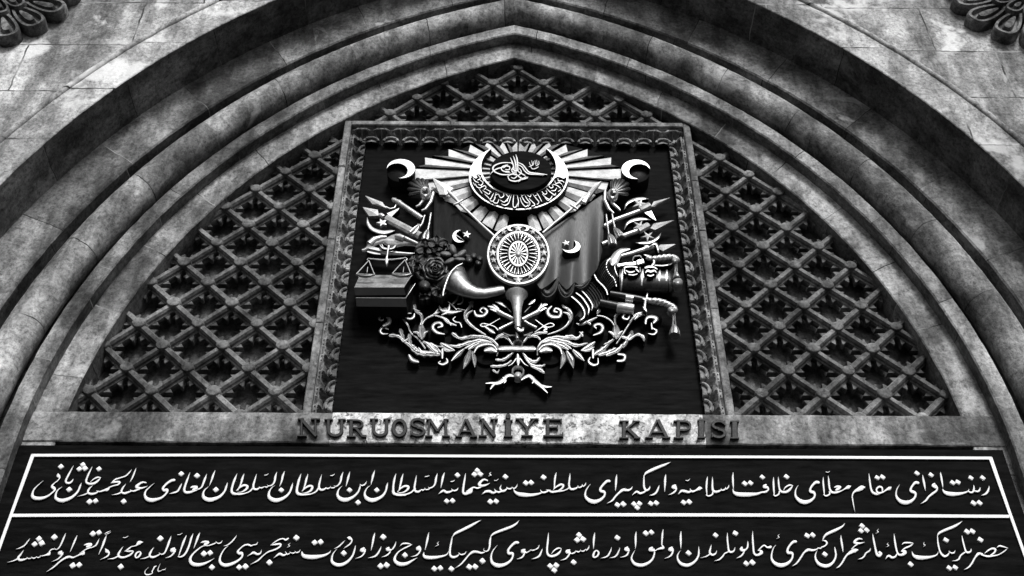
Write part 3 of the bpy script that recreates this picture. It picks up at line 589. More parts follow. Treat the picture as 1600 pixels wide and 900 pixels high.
# each word: pen strokes 'frame:x y width,...' ; dots 'd x y'
WORDS = """
a:1323 475 5,1320 510 20,1300 555 28,1270 580 22,1225 593 3;d 1246 370;1212 490 4,1205 525 22,1180 545 24,1140 535 14;1130 460 4,1135 500 20,1128 540 26,1100 558 22,1062 540 14;1072 510 4,1060 540 16,1010 562 24,940 575 38,850 575 46,785 562 40,752 535 22,742 508 6;d 1098 370;d 870 430;d 935 423;d 1132 685;d 1206 682
a:715 300 5,722 350 22,735 420 22,746 490 8;640 450 24,622 470 34,650 492 30;655 470 24,675 500 20,665 535 24,620 570 26,570 610 24,530 660 22,470 697 3;d 600 333;493 335 5,500 390 22,515 460 24,526 530 6;d 423 312;435 438 32,405 434 34,375 460 26,345 510 26,350 542 34,388 556 34,405 580 26,392 625 26,340 670 38,270 682 46,205 658 40,165 605 26,164 540 15,185 490 11,208 455 4
b:1620 490 12,1598 505 40,1560 525 22,1520 550 16;1510 545 16,1505 500 22,1475 485 24,1443 505 22,1437 535 20,1465 565 26,1525 550 16;1500 558 16,1460 574 28,1415 572 30,1380 545 26,1363 490 22,1350 400 20,1340 315 5;d 1447 367;d 1513 360;1285 492 20,1255 497 52,1205 522 42,1155 552 22,1133 600 16,1140 660 16,1152 730 12,1166 800 3
b:1108 480 20,1085 490 42,1040 512 18,1000 535 14,955 552 24,905 560 26,868 545 26,848 500 22,840 420 22,832 345 5;910 492 10,945 484 28,985 488 24,960 510 32,935 525 28;852 545 20,848 580 20,805 600 20,779 585 14;772 362 5,770 430 20,778 520 20,784 590 10;805 299 8,830 304 10,855 290 6;708 432 34,680 430 34,640 462 26,610 510 24,612 545 34,650 558 34,665 590 24,648 630 26,600 665 38,530 677 46,465 650 40,425 600 26,423 540 17,440 495 11,462 465 4
b:390 470 6,350 465 20,300 490 16,275 528 8;390 470 8,360 512 26,320 546 30,275 553 28,238 540 26,220 500 20,212 430 20,208 360 5;d 312 355;222 545 18,212 580 20,175 600 18,150 588 12;150 362 5,148 430 22,152 520 22,158 592 10;c:1575 462 22,1557 482 44,1590 496 30;1592 490 24,1604 520 20,1570 550 26,1520 555 20,1460 575 32,1360 582 46,1240 580 46,1185 565 36,1166 540 20,1160 510 6;d 1530 360;d 1310 440;d 1382 433
c:1165 305 6,1160 370 22,1163 450 20,1168 515 6;1112 460 4,1105 490 16,1080 515 14,1068 492 8;1072 495 8,1055 522 20,1020 528 14,1014 508 8;1022 515 8,1000 535 22,950 550 30,915 535 30,905 490 24,905 430 20,905 360 5;910 550 18,902 582 20,860 602 18,828 588 12;845 355 5,835 420 22,830 510 20,838 598 8;770 505 16,748 505 42,700 530 20,660 545 24,635 530 16,624 505 5;645 535 18,610 553 28,560 542 32,520 538 28,495 560 16,475 578 3;572 405 8,600 408 12,625 385 6;d 545 677;d 615 670
c:440 468 24,415 490 42,448 505 28;446 485 24,452 520 20,425 555 22,390 575 14,352 585 3
c:322 330 5,315 380 24,312 450 24,308 545 6;240 465 4,228 505 20,200 560 24,160 585 18,118 592 3;50 345 12,48 420 20,50 485 24,68 525 28,95 528 24,118 505 18,125 472 4;52 350 6,75 315 26,130 285 34,220 245 34,310 210 26,385 175 3;d 135 690;d 203 683;d:1595 530 18,1570 553 22,1520 568 26,1485 548 26,1455 560 18,1420 593 3
d:1425 480 4,1410 510 18,1370 530 26,1310 525 34,1260 560 24,1210 610 22,1170 660 20,1105 693 3;d 1237 707;d 1310 697;d 1445 697;d 1513 690;d 1485 743;1230 330 5,1222 390 24,1218 460 22,1212 535 6;1135 415 32,1105 418 32,1060 460 26,1024 510 26,1032 540 34,1070 550 32,1080 580 22,1060 618 26,1010 657 36,940 672 46,870 645 40,836 600 26,842 540 17,870 490 12,902 450 4
d:845 430 4,835 460 16,810 480 14,798 458 8;800 465 8,785 487 18,752 493 14,742 472 8;748 480 8,720 505 22,668 518 28,640 498 26,632 450 22,640 380 20,645 315 5;640 490 18,610 515 14,560 535 14,500 541 22,420 550 26,378 532 18,345 525 6;445 510 10,482 482 20,530 458 26,560 470 26,545 505 22,500 533 14;475 305 5,460 360 22,452 430 20,448 500 14,436 524 6;395 527 12,340 552 22,300 556 22,280 535 12,274 518 4;e:1812 560 16,1760 577 26,1670 590 38,1570 583 46,1510 572 38,1474 545 24,1460 515 6;d:d 313 362;d 92 433;d 158 428
e:1508 450 4,1495 485 14,1465 507 16,1440 490 8;1445 492 8,1415 512 20,1380 502 14,1372 485 6;1385 500 8,1350 533 26,1312 538 28,1292 505 20,1308 460 4;1312 540 20,1270 553 22,1232 535 16,1220 510 5;1242 550 18,1200 562 28,1160 543 32,1115 545 28,1090 560 16,1065 578 3;d 1357 355;d 1168 667;d 1240 662;1220 405 8,1245 408 10,1272 385 6;1180 300 4,1160 325 12,1180 340 10,1145 352 4
e:1132 408 14,1090 395 22,1048 425 28,1032 458 36,1060 474 30,1110 465 22,1165 440 4;1062 482 18,1010 503 20,960 493 18,915 520 24,870 545 10;940 510 14,925 540 40,890 562 36,850 575 30,828 550 26,835 470 24,848 390 20,860 315 5;d 1005 275;d 968 326;d 1042 322;768 495 4,750 525 18,715 535 18,690 520 10,680 505 4;702 530 14,660 550 24,620 555 30,585 535 28,555 550 20,520 575 3;672 420 8,700 418 12,725 403 6;d 757 335;d 622 660;d 695 655
e:597 305 5,578 360 24,565 420 22,550 497 6;508 315 5,490 380 24,480 440 22,458 480 18,420 500 14,393 490 6;425 490 6,400 515 16,360 520 12,348 498 6;355 505 6,330 528 18,305 522 12;312 520 12,270 548 26,232 540 28,220 500 24,232 420 20,247 340 5;228 510 22,180 555 18,120 580 20,60 590 24,0 588 26;5 555 8,50 505 18,100 478 26,145 487 28,130 525 24,80 555 14,20 560 8;80 320 5,60 390 24,45 460 22,28 525 12;352 360 8,380 355 12,408 345 6;f:1510 320 5,1490 390 24,1478 460 24,1475 520 26,1482 568 34,1530 583 28,1620 588 26;1408 430 4,1395 480 22,1380 540 22,1340 600 28,1270 640 40,1200 652 46,1140 625 40,1118 580 26,1130 530 17,1160 490 11,1192 470 3;d 1268 522
f:1245 280 5,1225 340 24,1210 400 20,1197 458 5;1145 415 4,1125 450 16,1090 470 16,1060 458 8;1062 455 8,1058 495 18,1030 560 22,970 615 30,890 647 44,820 637 44,780 595 32,785 540 19,810 500 11,840 475 3;d 927 522;d 1033 677
f:935 295 5,915 360 24,900 420 20,885 478 5;848 300 5,828 360 24,815 420 22,793 460 18,760 480 12,733 472 5;760 476 6,735 496 16,700 498 12,688 478 5;695 485 6,660 508 18,630 498 12;640 500 12,600 522 24,562 520 28,546 480 24,560 410 20,582 330 5;548 492 22,510 545 18,450 575 14,390 582 24,320 585 26;335 540 8,380 498 20,430 475 26,463 488 28,445 532 24,390 560 14,335 565 6;410 325 5,390 390 24,372 460 20,345 535 8;325 320 5,300 390 24,282 460 26,270 530 28,285 572 36,345 583 24;g:1740 435 4,1725 490 22,1700 555 22,1650 610 30,1580 645 40,1510 652 46,1450 620 40,1440 570 26,1460 520 15,1490 485 9,1520 470 3;f:d 73 522;690 345 8,715 345 12,745 325 6
f:118 288 5,95 350 24,78 420 20,55 478 5;g:1540 300 5,1522 360 24,1510 420 22,1485 460 16,1440 475 12,1418 460 5;1445 470 6,1415 490 16,1385 484 10;1390 480 6,1350 500 16,1318 490 10;1330 495 10,1290 518 24,1252 510 28,1246 470 24,1265 400 20,1288 325 5;1250 490 22,1205 540 16,1150 565 14,1090 577 22,1010 580 24;1035 535 8,1080 492 20,1130 467 26,1173 482 28,1150 522 24,1100 550 12,1045 556 6;1132 320 5,1110 380 24,1090 450 20,1052 530 8;1043 322 5,1015 390 24,990 460 24,975 525 26,988 566 34,1045 578 24;925 430 4,908 485 22,885 545 22,830 605 30,760 637 40,690 647 46,630 620 40,620 570 24,640 525 15,690 480 4;d 775 517;1385 340 8,1410 338 12,1437 320 6
g:770 280 5,745 340 22,725 400 20,697 470 5;665 325 5,640 390 24,622 440 22,600 490 18,560 515 14,530 508 8;458 497 6,490 488 28,540 488 28,518 508 34,495 525 28;562 517 12,510 535 22,450 555 30,400 555 32,382 525 28,395 470 24,420 400 22,455 305 5;d 540 342;355 440 4,335 480 18,300 540 22,250 560 18,195 573 3;d 342 318;255 402 32,220 410 30,160 450 24,118 500 26,128 530 34,168 525 32,162 562 22,110 615 24,50 640 32,-20 652 44,-80 637 42,-110 595 28,-98 540 19,-50 490 12,8 438 4
h:1505 435 14,1460 430 22,1415 455 28,1385 488 36,1425 503 28,1470 498 18,1525 475 4;1425 512 20,1350 540 20,1308 527 10;1332 535 12,1280 555 22,1230 568 26,1197 548 24,1215 500 20,1255 450 4;1200 552 16,1150 575 16,1075 588 3;d 1222 663
h:1382 250 5,1360 310 18,1335 370 18,1305 425 5;1328 268 4,1290 315 16,1250 350 16,1180 375 16,1120 395 18,1068 440 6;1068 438 6,1110 427 22,1175 427 24,1155 458 18,1100 472 14,1040 495 14;1052 490 8,1020 520 36,980 530 22,930 545 16,888 538 10;910 543 12,870 568 22,812 575 28,778 555 24,795 510 20,838 470 4;780 562 16,730 585 14,650 605 3;d 795 667;d 870 657
h:940 370 6,900 368 20,850 390 14,808 427 6;940 372 8,900 415 24,850 445 28,790 448 28,757 425 26,765 380 22,795 310 20,835 232 5;d 913 257;698 435 4,680 480 20,655 540 22,600 600 28,530 640 38,450 657 42,385 635 38,375 590 24,400 530 15,458 485 4;d 540 515
h:598 385 4,580 415 18,550 438 24,512 435 26,503 405 22,540 330 22,600 220 5;d 712 203;d 667 258;d 738 250;405 320 10,410 350 44,425 372 18,400 410 14,360 440 12,327 482 26,352 503 40,364 525 24,330 562 18,260 610 26,170 632 40,95 615 40,87 565 24,120 500 15,222 408 4;d 437 228
i:1340 445 4,1375 425 20,1440 440 14,1480 450 5;1480 450 5,1430 495 16,1360 535 14,1290 550 20,1220 555 24,1150 535 18;1190 515 8,1240 477 20,1290 457 24,1323 472 24,1308 510 22,1260 543 14;1160 525 18,1110 525 34,1070 570 22,1030 640 22,990 690 20,930 723 3;d 1137 343;1020 455 4,1015 490 20,985 508 26,955 495 24,935 440 20,915 360 20,902 292 5;950 502 18,920 520 20,885 550 20,865 590 22,830 608 14,780 612 3;d 970 243;d 1037 238;820 478 4,805 510 18,770 513 16,742 490 8;750 502 8,725 540 22,688 555 26,652 530 26,625 480 20,605 390 20,598 300 10;598 300 8,620 265 26,700 225 32,800 185 32,870 145 20,910 112 3;610 492 4,590 535 16,530 560 26,440 572 42,350 567 46,300 545 30,278 490 4;d 707 347;d 748 697;d 822 690;435 375 4,425 400 10,445 415 10,420 435 4
i:155 410 4,180 387 18,250 385 18,298 390 5;298 390 6,260 425 20,190 455 18,148 492 12;155 490 14,190 500 44,170 530 34,130 538 26,100 515 22,80 450 22,65 360 22,55 270 5;92 527 16,70 560 22,30 572 28,0 552 28,-25 555 22,-52 590 3;d 265 650;j:1505 385 4,1490 405 10,1510 420 10,1480 438 4
j:1307 270 5,1320 350 22,1338 440 22,1352 500 26,1365 535 32,1390 550 32,1410 525 34,1395 508 34;1385 210 4,1365 235 10,1380 250 10,1350 268 4;1282 450 4,1270 485 18,1225 515 18,1205 550 20,1175 578 18,1125 590 3;d 1178 170;d 1163 232;d 1235 222
j:1175 340 12,1135 335 22,1097 355 28,1082 383 32,1120 393 28,1160 390 18,1210 378 4;1120 402 18,1080 430 14,1045 465 12;1120 475 18,1090 482 44,1050 502 34,1000 530 22;1070 465 14,1020 507 24,970 560 22,930 630 22,890 680 18,850 703 3;910 288 5,915 350 22,928 430 22,938 500 6;832 435 4,840 480 20,848 550 22,820 620 26,770 665 36,710 677 42,640 652 38,600 600 26,592 540 17,615 480 4;d 712 525
j:965 137 3,930 180 20,860 220 32,760 265 32,710 300 24,680 360 6;680 355 6,720 365 20,736 395 22,715 423 14;735 402 10,700 432 18,668 435 8;690 432 6,655 455 16,622 446 8;645 445 6,600 470 18,550 480 26,500 475 32,450 510 22,410 570 22,360 640 20,300 678 3;d 490 292;d 560 285;345 372 32,318 375 32,280 410 26,246 465 26,250 510 34,295 514 32,308 545 24,293 595 24,240 647 38,165 667 46,90 645 40,47 590 26,47 520 17,70 450 11,102 410 4;145 278 4,125 300 10,140 318 10,110 332 4
k:1630 440 34,1590 443 20,1553 418 18,1518 440 16,1478 482 12;1490 475 14,1518 502 38,1498 528 32,1458 540 26,1425 515 24,1415 430 22,1408 330 20,1408 238 5;1345 362 5,1348 410 20,1340 450 20,1308 485 14;1272 445 24,1267 472 40,1298 484 26;1302 470 18,1300 500 18,1265 550 20,1205 578 3;d 1328 640;d 1405 627;1188 440 4,1175 485 18,1140 503 26,1110 485 24,1100 420 20,1092 340 20,1092 258 5;1108 497 16,1060 520 16,1030 560 20,990 595 18,930 613 3;d 1192 262;960 480 4,945 520 18,905 538 26,872 510 24,880 460 20,893 408 4;872 527 16,830 555 14,755 575 3;d 945 287;733 430 5,735 500 20,725 560 22,680 625 28,600 667 40,520 652 38,475 600 26,470 540 17,510 475 3;d 607 510
k:513 240 6,508 310 24,510 390 20,510 458 5;398 445 24,375 470 44,407 482 28;407 460 22,412 490 20,390 540 22,355 565 14,305 582 3;290 215 5,280 280 22,275 350 20,272 410 14;275 412 12,290 448 30,265 455 30,220 467 16,175 495 10;150 447 26,130 470 46,168 482 28;172 465 20,180 520 20,155 590 24,100 640 32,20 667 40,-60 652 38,-102 600 26,-100 550 17,-58 470 3;d 72 262;d 143 250
l:1472 243 6,1465 310 24,1465 390 20,1462 458 5;1362 442 22,1345 467 44,1372 482 28;1375 460 20,1378 490 20,1350 545 20,1268 570 3;1268 445 4,1255 490 16,1215 555 20,1140 575 3;d 1237 318;1165 440 4,1150 490 16,1110 555 20,1030 578 3;975 482 14,950 502 22,935 548 26,946 568 18,985 553 22,1003 510 22,980 482 16
l:955 258 6,945 320 24,940 390 20,938 462 5;885 415 4,875 455 16,850 478 14,836 462 6;840 465 6,815 490 16,785 487 10,773 468 6;780 480 6,750 500 18,715 488 10;725 490 8,690 515 18,648 522 8;638 478 22,610 497 46,642 512 28;642 502 22,630 540 20,590 585 18,525 605 3;d 757 283;d 733 346;d 807 335;d 690 625
l:540 458 5,500 453 18,450 480 16,413 523 6;540 460 6,510 510 24,460 545 28,400 553 30,364 525 26,358 460 22,368 360 22,375 258 5;d 397 672;d 472 663;d 447 725;300 458 4,285 500 18,250 560 22,165 590 3
l:262 410 4,245 450 16,215 470 12;220 465 6,185 480 16,150 475 10;160 475 8,110 505 14,80 512 8;78 472 22,55 492 48,87 507 28;87 495 20,65 540 20,40 570 18,-20 590 3;m:1512 384 32,1478 386 32,1435 422 26,1394 475 26,1400 520 34,1443 518 32,1448 560 22,1418 612 26,1350 657 36,1270 670 46,1200 642 38,1178 580 24,1190 510 17,1220 460 11,1260 415 4
m:1530 103 3,1490 150 22,1420 190 30,1300 235 30,1215 270 26,1175 305 12;1178 295 8,1165 360 24,1160 430 22,1143 480 18,1110 493 14,1085 475 8,1095 450 4;1112 495 10,1060 513 22,1000 500 28,950 502 30,900 540 20,850 600 20,800 655 18,730 703 3;d 1070 608;d 905 683;d 978 680
m:870 492 4,845 525 16,800 533 16,772 512 8;785 522 8,750 555 22,700 567 30,667 540 26,665 470 22,680 380 20,695 305 8;698 308 6,730 270 26,820 225 32,920 175 32,1000 130 20,1055 100 3;650 487 4,620 535 16,540 560 28,440 572 40,360 565 40,335 540 26,340 500 6;d 680 707;d 467 705;d 543 697;528 370 4,505 395 10,520 410 10,480 430 4
m:400 255 5,385 330 24,370 400 20,352 475 5;283 435 24,260 460 44,292 467 28;295 450 18,290 490 18,250 540 18,175 560 3;40 425 4,75 397 18,140 395 18,188 410 6;188 410 8,130 437 18,60 472 14,10 512 17,-24 570 26,-18 620 38,40 652 44,120 647 38,190 610 22,258 570 3;d 100 535
n:1590 370 5,1575 420 18,1550 460 18,1520 482 10;1498 450 26,1482 470 42,1520 477 26;1522 472 18,1510 510 18,1470 545 18,1410 565 3;1405 430 4,1385 480 18,1335 550 22,1240 575 3;d 1428 308;d 1395 672;d 1470 660
n:1327 258 5,1310 320 24,1295 400 20,1277 482 5;1187 455 26,1162 480 44,1197 492 28;1205 470 18,1190 520 18,1150 560 16,1080 583 3;1085 415 4,1070 480 20,1045 550 22,990 617 30,920 657 38,850 662 42,795 630 36,787 580 24,805 520 15,855 460 4;d 935 510
n:985 322 14,1007 328 42,1038 352 18,1020 395 18,975 430 14,935 455 3;952 355 4,920 390 14,870 435 16,815 460 3;778 478 4,750 515 18,680 547 32,580 562 46,480 560 46,425 540 38,412 492 5;d 570 378;d 645 370
n:395 468 4,375 500 14,340 508 14,327 490 6;335 495 6,310 515 16,275 510 10,262 497 6;277 505 6,235 530 16,213 507 10,205 492 4;227 525 14,180 543 26,140 525 30,100 545 18,60 578 3;d 342 318;270 388 4,245 410 10,260 425 10,230 445 4
n:242 332 18,210 350 24,178 335 16,130 345 16,70 380 12,25 415 6;22 415 6,80 407 22,145 402 22,138 435 20,80 470 20,0 497 18,-40 522 14,-80 555 16,-140 610 18,-230 655 3;d 5 627;o:1590 470 4,1575 515 18,1535 530 26,1490 510 30,1450 530 14,1410 553 3
o:1545 372 4,1525 405 14,1488 412 12;1495 405 6,1460 423 18,1420 410 22,1370 420 18,1320 460 16,1292 500 28,1315 520 36,1343 515 30,1343 562 22,1290 612 26,1210 652 36,1130 667 42,1077 637 36,1067 585 24,1090 520 17,1130 460 13,1175 422 4;d 1307 687;d 1385 677
o:1280 290 4,1250 335 16,1210 380 16,1160 415 14,1115 425 4;1100 355 4,1080 385 14,1045 393 14,1018 372 8;1030 380 8,990 400 16,940 417 12,905 425 8;828 385 6,870 373 24,922 376 24,905 395 30,880 405 28;910 417 10,850 430 12,780 480 17,717 545 22,697 600 32,722 645 42,790 662 42,870 647 30,940 615 16,1000 578 3;d 865 517;d 943 507;d 965 687
o:820 255 5,795 310 24,770 380 20,742 455 5;735 270 5,710 330 22,690 400 22,660 480 22,620 540 22,575 563 18,545 558 8;652 290 5,620 360 24,590 440 20,550 558 10;540 285 8,570 282 10,600 265 6;498 455 24,470 480 46,502 492 28;510 470 20,495 510 20,450 555 16,385 575 3;460 300 5,435 370 24,410 440 22,378 510 18,340 530 14,308 510 6;322 525 12,270 555 20,222 567 28,188 545 26,210 490 20,245 440 4;192 552 16,140 575 14,75 588 3;d 320 327;60 497 14,30 512 20,10 550 22,22 573 16,55 558 22,78 520 22,66 496 16
o:105 377 8,60 385 44,20 420 14,-35 432 12;p:1565 432 12,1535 455 18,1500 480 14,1475 492 4;1475 492 5,1530 492 20,1585 492 14,1550 535 22,1490 563 22;1505 560 18,1440 570 28,1397 545 28,1420 490 20,1460 430 4;1400 552 16,1340 580 16,1265 590 3;d 1425 680;1460 320 8,1490 320 10,1525 300 6;1238 462 12,1257 492 42,1282 512 20,1260 555 18,1170 597 3;1252 290 5,1225 360 24,1195 440 20,1153 530 5;1225 275 4,1260 255 12,1305 236 4;1230 287 4,1270 271 10,1305 252 4
p:1160 335 4,1140 380 18,1115 420 18,1068 445 10;968 416 6,1010 405 26,1060 403 26,1040 425 30,1010 435 28;1080 440 10,1020 457 14,970 482 12,915 520 8;968 482 10,960 520 36,925 530 22,870 555 14,830 570 20,780 562 30,730 580 24,670 620 20,590 690 18,500 748 3;d 1077 267;d 1153 253;d 825 665;d 905 657
p:885 292 5,860 350 20,830 420 18,795 500 5;688 495 22,665 517 44,697 527 26;705 510 18,685 550 18,640 590 14,565 622 3;742 265 5,715 330 20,685 400 18,655 450 14,620 470 10,598 452 6;615 465 8,570 467 14,535 495 12;543 492 10,530 525 36,490 540 18,440 550 10,418 542 5;440 548 6,400 570 14,368 558 6;380 562 6,340 580 16,308 563 6;320 570 6,280 585 14,252 568 5;265 577 8,220 595 22,168 602 32,147 575 28,180 530 20,218 475 4;152 580 20,90 610 14,10 630 3;298 330 4,265 370 14,225 420 16,170 450 14,120 465 4;d 595 310;d 403 330;d 348 398;d 437 385
o:395 700 3,380 720 10,352 722 8;355 722 5,320 740 10,293 738 12,300 700 10,325 642 3;275 675 8,250 690 18,235 720 14,222 742 16,222 765 12,190 782 14,152 785 16,130 765 13,140 730 8,180 690 3
"""
PR = ((-1, 0), (-.55, .8), (0, 1), (.55, .8), (1, 0))
sid = 0
def word(line, parent, name, mat, yb, yf, rise=.004, dot=.0195, wf=1.0):
    global sid
    mb = MB(); k = None
    for st in line.split(';'):
        st = st.strip()
        if len(st) > 1 and st[1] == ':': k, st = st[0], st[2:]
        sid += 1; yy = yf-.0004*(sid % 5)
        if st.startswith('d '):
            x, y = map(float, st.split()[1:]); q = px(k, x, y); c = at(q[0], q[1], yy); jj = random.uniform(-.12, .12); sc = random.uniform(.95, 1.06)
            def rg(g, yv):
                return [(c.x+dot*g*sc*(u*math.cos(jj)-v*math.sin(jj)), yv, c.z+dot*g*sc*1.06*(u*math.sin(jj)+v*math.cos(jj))) for u, v in ((-1.04, -.12), (-.92, .1), (-.2, .98), (.05, .98), (.95, .12), (1.02, -.08), (.22, -1.0), (-.06, -.98))]
            mb.loft([rg(1, yb), rg(1, yy+.004), rg(.8, yy)], cap1=True)
        else:
            mb.ribbon([(a, b, w_*wf) for a, b, w_ in pts(k, st)], yb, yy, rise, PR)
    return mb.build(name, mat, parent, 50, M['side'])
for line in WORDS.strip().split('\n'):
    word(line, plq, 'calligraphy_word', M['white'], YP-.001, YP-.012, wf=1.08)
# ================================================================== the coat of arms
arms = thing('coat_of_arms', 'gilded coat of arms with sun rays, two flags and weapons on a black board', 'coat of arms', (0, 0, 0))
YK = YBD-.002                 # where the relief meets the board
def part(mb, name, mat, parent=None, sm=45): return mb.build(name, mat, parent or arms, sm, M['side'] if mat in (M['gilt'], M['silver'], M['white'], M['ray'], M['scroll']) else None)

# ---- sun rays: each one a folded blade running from behind the disc to its stepped tip
SUN = (809.5, 268)
RAYS = [((808.6,221),(800,230.5),(791,222)), ((786.5,221),(781,229.5),(767,221.5)), ((762,221.5),(758,228),(740,223.5)), ((735,225.5),(732,237),(706,232)),
        ((701,232.5),(701,244),(673,243)), ((664,245.5),(664.5,257),(650,260.5)), ((649,263),(649,281),(671,281.8)), ((668,284),(672,297),(688,303)),
        ((688,304),(696,314),(712,319)), ((711,320),(720,330),(732,333)), ((735,335),(742,341),(752,346)), ((753,347),(760,352),(770,358)), ((772,359),(780,363),(791,364))]
for sgn in (1, -1):
    for U_, M_, W_ in RAYS:
        f = lambda q: (q[0] if sgn == 1 else 2*SUN[0]-q[0], q[1])
        U_, M_, W_ = f(U_), f(M_), f(W_)
        def tow(q, k): return (SUN[0]+(q[0]-SUN[0])*k, SUN[1]+(q[1]-SUN[1])*k)
        mb = MB(); j = random.uniform(-.004, .004)
        yu, ym, yw, yc = .690+j*.5, .656+j, .684+j, .69
        i0 = .22
        loops = []
        for k, dy in ((i0, .02), (.6, .008), (1, 0)):
            a, b, c = tow(U_, k), tow(M_, k), tow(W_, k)
            # thin gap to the neighbour: pull both edges in a little
            a2 = (a[0]+(b[0]-a[0])*.06, a[1]+(b[1]-a[1])*.06); c2 = (c[0]+(b[0]-c[0])*.08, c[1]+(b[1]-c[1])*.08)
            A_, B_, C_ = at(*a2, yu+dy), at(*b, ym+dy), at(*c2, yw+dy)
            loops.append([Vector((A_.x, YK, A_.z)), A_, B_, C_, Vector((C_.x, YK, C_.z))])
        b = len(mb.f); mb.loft(loops, closed=False, cap1=True); mb.side.update(i for i in range(b, len(mb.f)) if (i-b) % 4 in (0, 3) or i == len(mb.f)-1)  # ray walls go black: shade of their undersides put into the colour
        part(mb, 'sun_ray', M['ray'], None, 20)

# ---- crescent with inscription, and the disc with the monogram
def cres(cx, cy, Rx, Ry, dx, dy, rx, ry, n=60):
    """outline of a crescent: big ellipse minus a smaller one (photo pixels)"""
    out = []; k = Ry/Rx
    X0 = lambda q: (Rx*math.cos(q), Ry*math.sin(q))
    inn = lambda x, y: ((x-dx)/rx)**2+((y-dy)/ry)**2 < 1
    N_ = 720; ang = [2*math.pi*i/N_ for i in range(N_)]
    flags = [inn(*X0(q)) for q in ang]
    st = next((i for i in range(N_) if flags[i-1] and not flags[i]), 0)
    arc1 = []
    for i in range(N_):
        q = ang[(st+i) % N_]
        if flags[(st+i) % N_]: break
        arc1.append(X0(q))
    arc1 = arc1[::max(1, len(arc1)//n)]+[arc1[-1]]
    X1 = lambda q: (dx+rx*math.cos(q), dy+ry*math.sin(q))
    ins = lambda x, y: (x/Rx)**2+(y/Ry)**2 < 1
    fl2 = [ins(*X1(q)) for q in ang]; st2 = next((i for i in range(N_) if not fl2[i-1] and fl2[i]), 0)
    arc2 = []
    for i in range(N_):
        if not fl2[(st2+i) % N_]: break
        arc2.append(X1(ang[(st2+i) % N_]))
    arc2 = arc2[::max(1, len(arc2)//n)]+[arc2[-1]]
    e = arc1[-1]
    if math.hypot(arc2[0][0]-e[0], arc2[0][1]-e[1]) > math.hypot(arc2[-1][0]-e[0], arc2[-1][1]-e[1]): arc2 = arc2[::-1]
    return [(cx+x, cy+y) for x, y in arc1+arc2[1:-1]]
CC = (810.4, 275.5)
YCR = .60
mb = MB(); mb.prism(cres(CC[0], CC[1], 77.5, 52.3, 0, -14.5, 58.5, 42.5, 90), YCR, .68)
big = part(mb, 'crescent', M['gilt'], None, 40); big['label'] = 'wide bright crescent with a dark inscribed lower band'
# dark band of the crescent where the writing stands
def band_pts(f, a0, a1, n=44):
    out = []
    for i in range(n+1):
        q = R(a0+(a1-a0)*i/n)
        ix = 22+(158-22)*i/n; q2 = R(ix)
        ox, oy = CC[0]+75*math.cos(q), CC[1]+49.8*math.sin(q)
        ix, iy = CC[0]+60.8*math.cos(q2), CC[1]-14.5+44.7*math.sin(q2)
        out.append((ix+(ox-ix)*f, iy+(oy-iy)*f))
    return out
mb = MB(); mb.prism(band_pts(1, 2, 178)+band_pts(0, 2, 178)[::-1], YCR-.003, YCR+.01)
part(mb, 'inscription_band', M['board'], big, 40)
G_STROKES = """
G:195 378 6,215 405 12,245 420 12,250 395 6;210 420 8,235 455 12,270 470 10;250 372 6,275 395 12,290 425 12,262 440 10;262 372 8,300 380 10;285 440 8,320 470 12,300 500 12,270 490 8;235 485 8,255 520 12,290 530 12,310 510 8;305 520 8,340 505 12,355 525 10,335 545 10;320 560 8,350 580 12,385 600 12,400 580 8;350 540 6,385 560 10,410 575 10;300 400 8,320 430 10,330 455 8;210 470 8,232 500 9;280 545 8,310 590 10;340 600 8,372 630 12,395 655 8
G:440 590 6,415 640 12,400 665 10,430 680 10,460 640 10;470 580 6,450 650 12,440 690 12,480 700 12,500 660 10;495 600 8,520 640 12,555 620 12,550 590 6;520 670 10,560 690 12,600 650 12,620 610 6;530 710 8,570 725 14,610 700 12,630 640 10,640 610 6;580 600 8,600 625 10;465 610 10,485 600 10;590 680 8,600 660 10
G:668 610 8,660 680 14,662 740 12,690 745 14,715 700 12;705 610 8,720 680 12,715 740 10;750 605 8,770 650 12,800 690 12,830 700 10;740 640 8,760 700 12,800 740 12,830 720 8;785 600 6,820 660 12,850 700 12,830 740 8;760 620 10,775 610 8;820 610 8,850 630 10,865 600 6;840 650 8,880 690 12,905 720 12,870 735 10;880 600 6,920 650 12,950 690 12,930 715 8;930 590 8,960 640 12,980 680 10;905 620 8,930 610 8
G:990 600 8,1030 640 12,1070 660 10;985 570 8,1010 600 12,1040 590 10,1030 560 8;1020 640 8,1050 670 10,1080 650 12,1100 620 8;1040 540 8,1070 570 12,1110 600 12,1140 610 8;1060 500 8,1080 530 12,1110 520 12,1100 495 8;1090 560 8,1130 560 12,1150 530 10;1110 490 8,1150 500 12,1190 530 12;1130 450 8,1140 480 12,1180 470 12,1210 490 8;1165 420 8,1170 450 12,1210 450 12,1235 470 8;1150 400 8,1190 405 12,1230 420 12,1250 400 6;1200 545 8,1170 570 10;1215 500 8,1225 520 8;1140 590 8,1120 615 10
"""
for line in G_STROKES.strip().split('\n'):
    word(line, big, 'crescent_script', M['gilt'], YCR, YCR-.014, .003, wf=1.0)
mb = MB(); e = [(813.6+48.2*math.cos(q), 266.3+31.0*math.sin(q)) for q in [2*math.pi*i/64 for i in range(64)]]
mb.prism(e, .55, .70, .005); disc = part(mb, 'monogram_disc', M['board'], None, 40); disc['label'] = 'black oval disc with the white monogram'
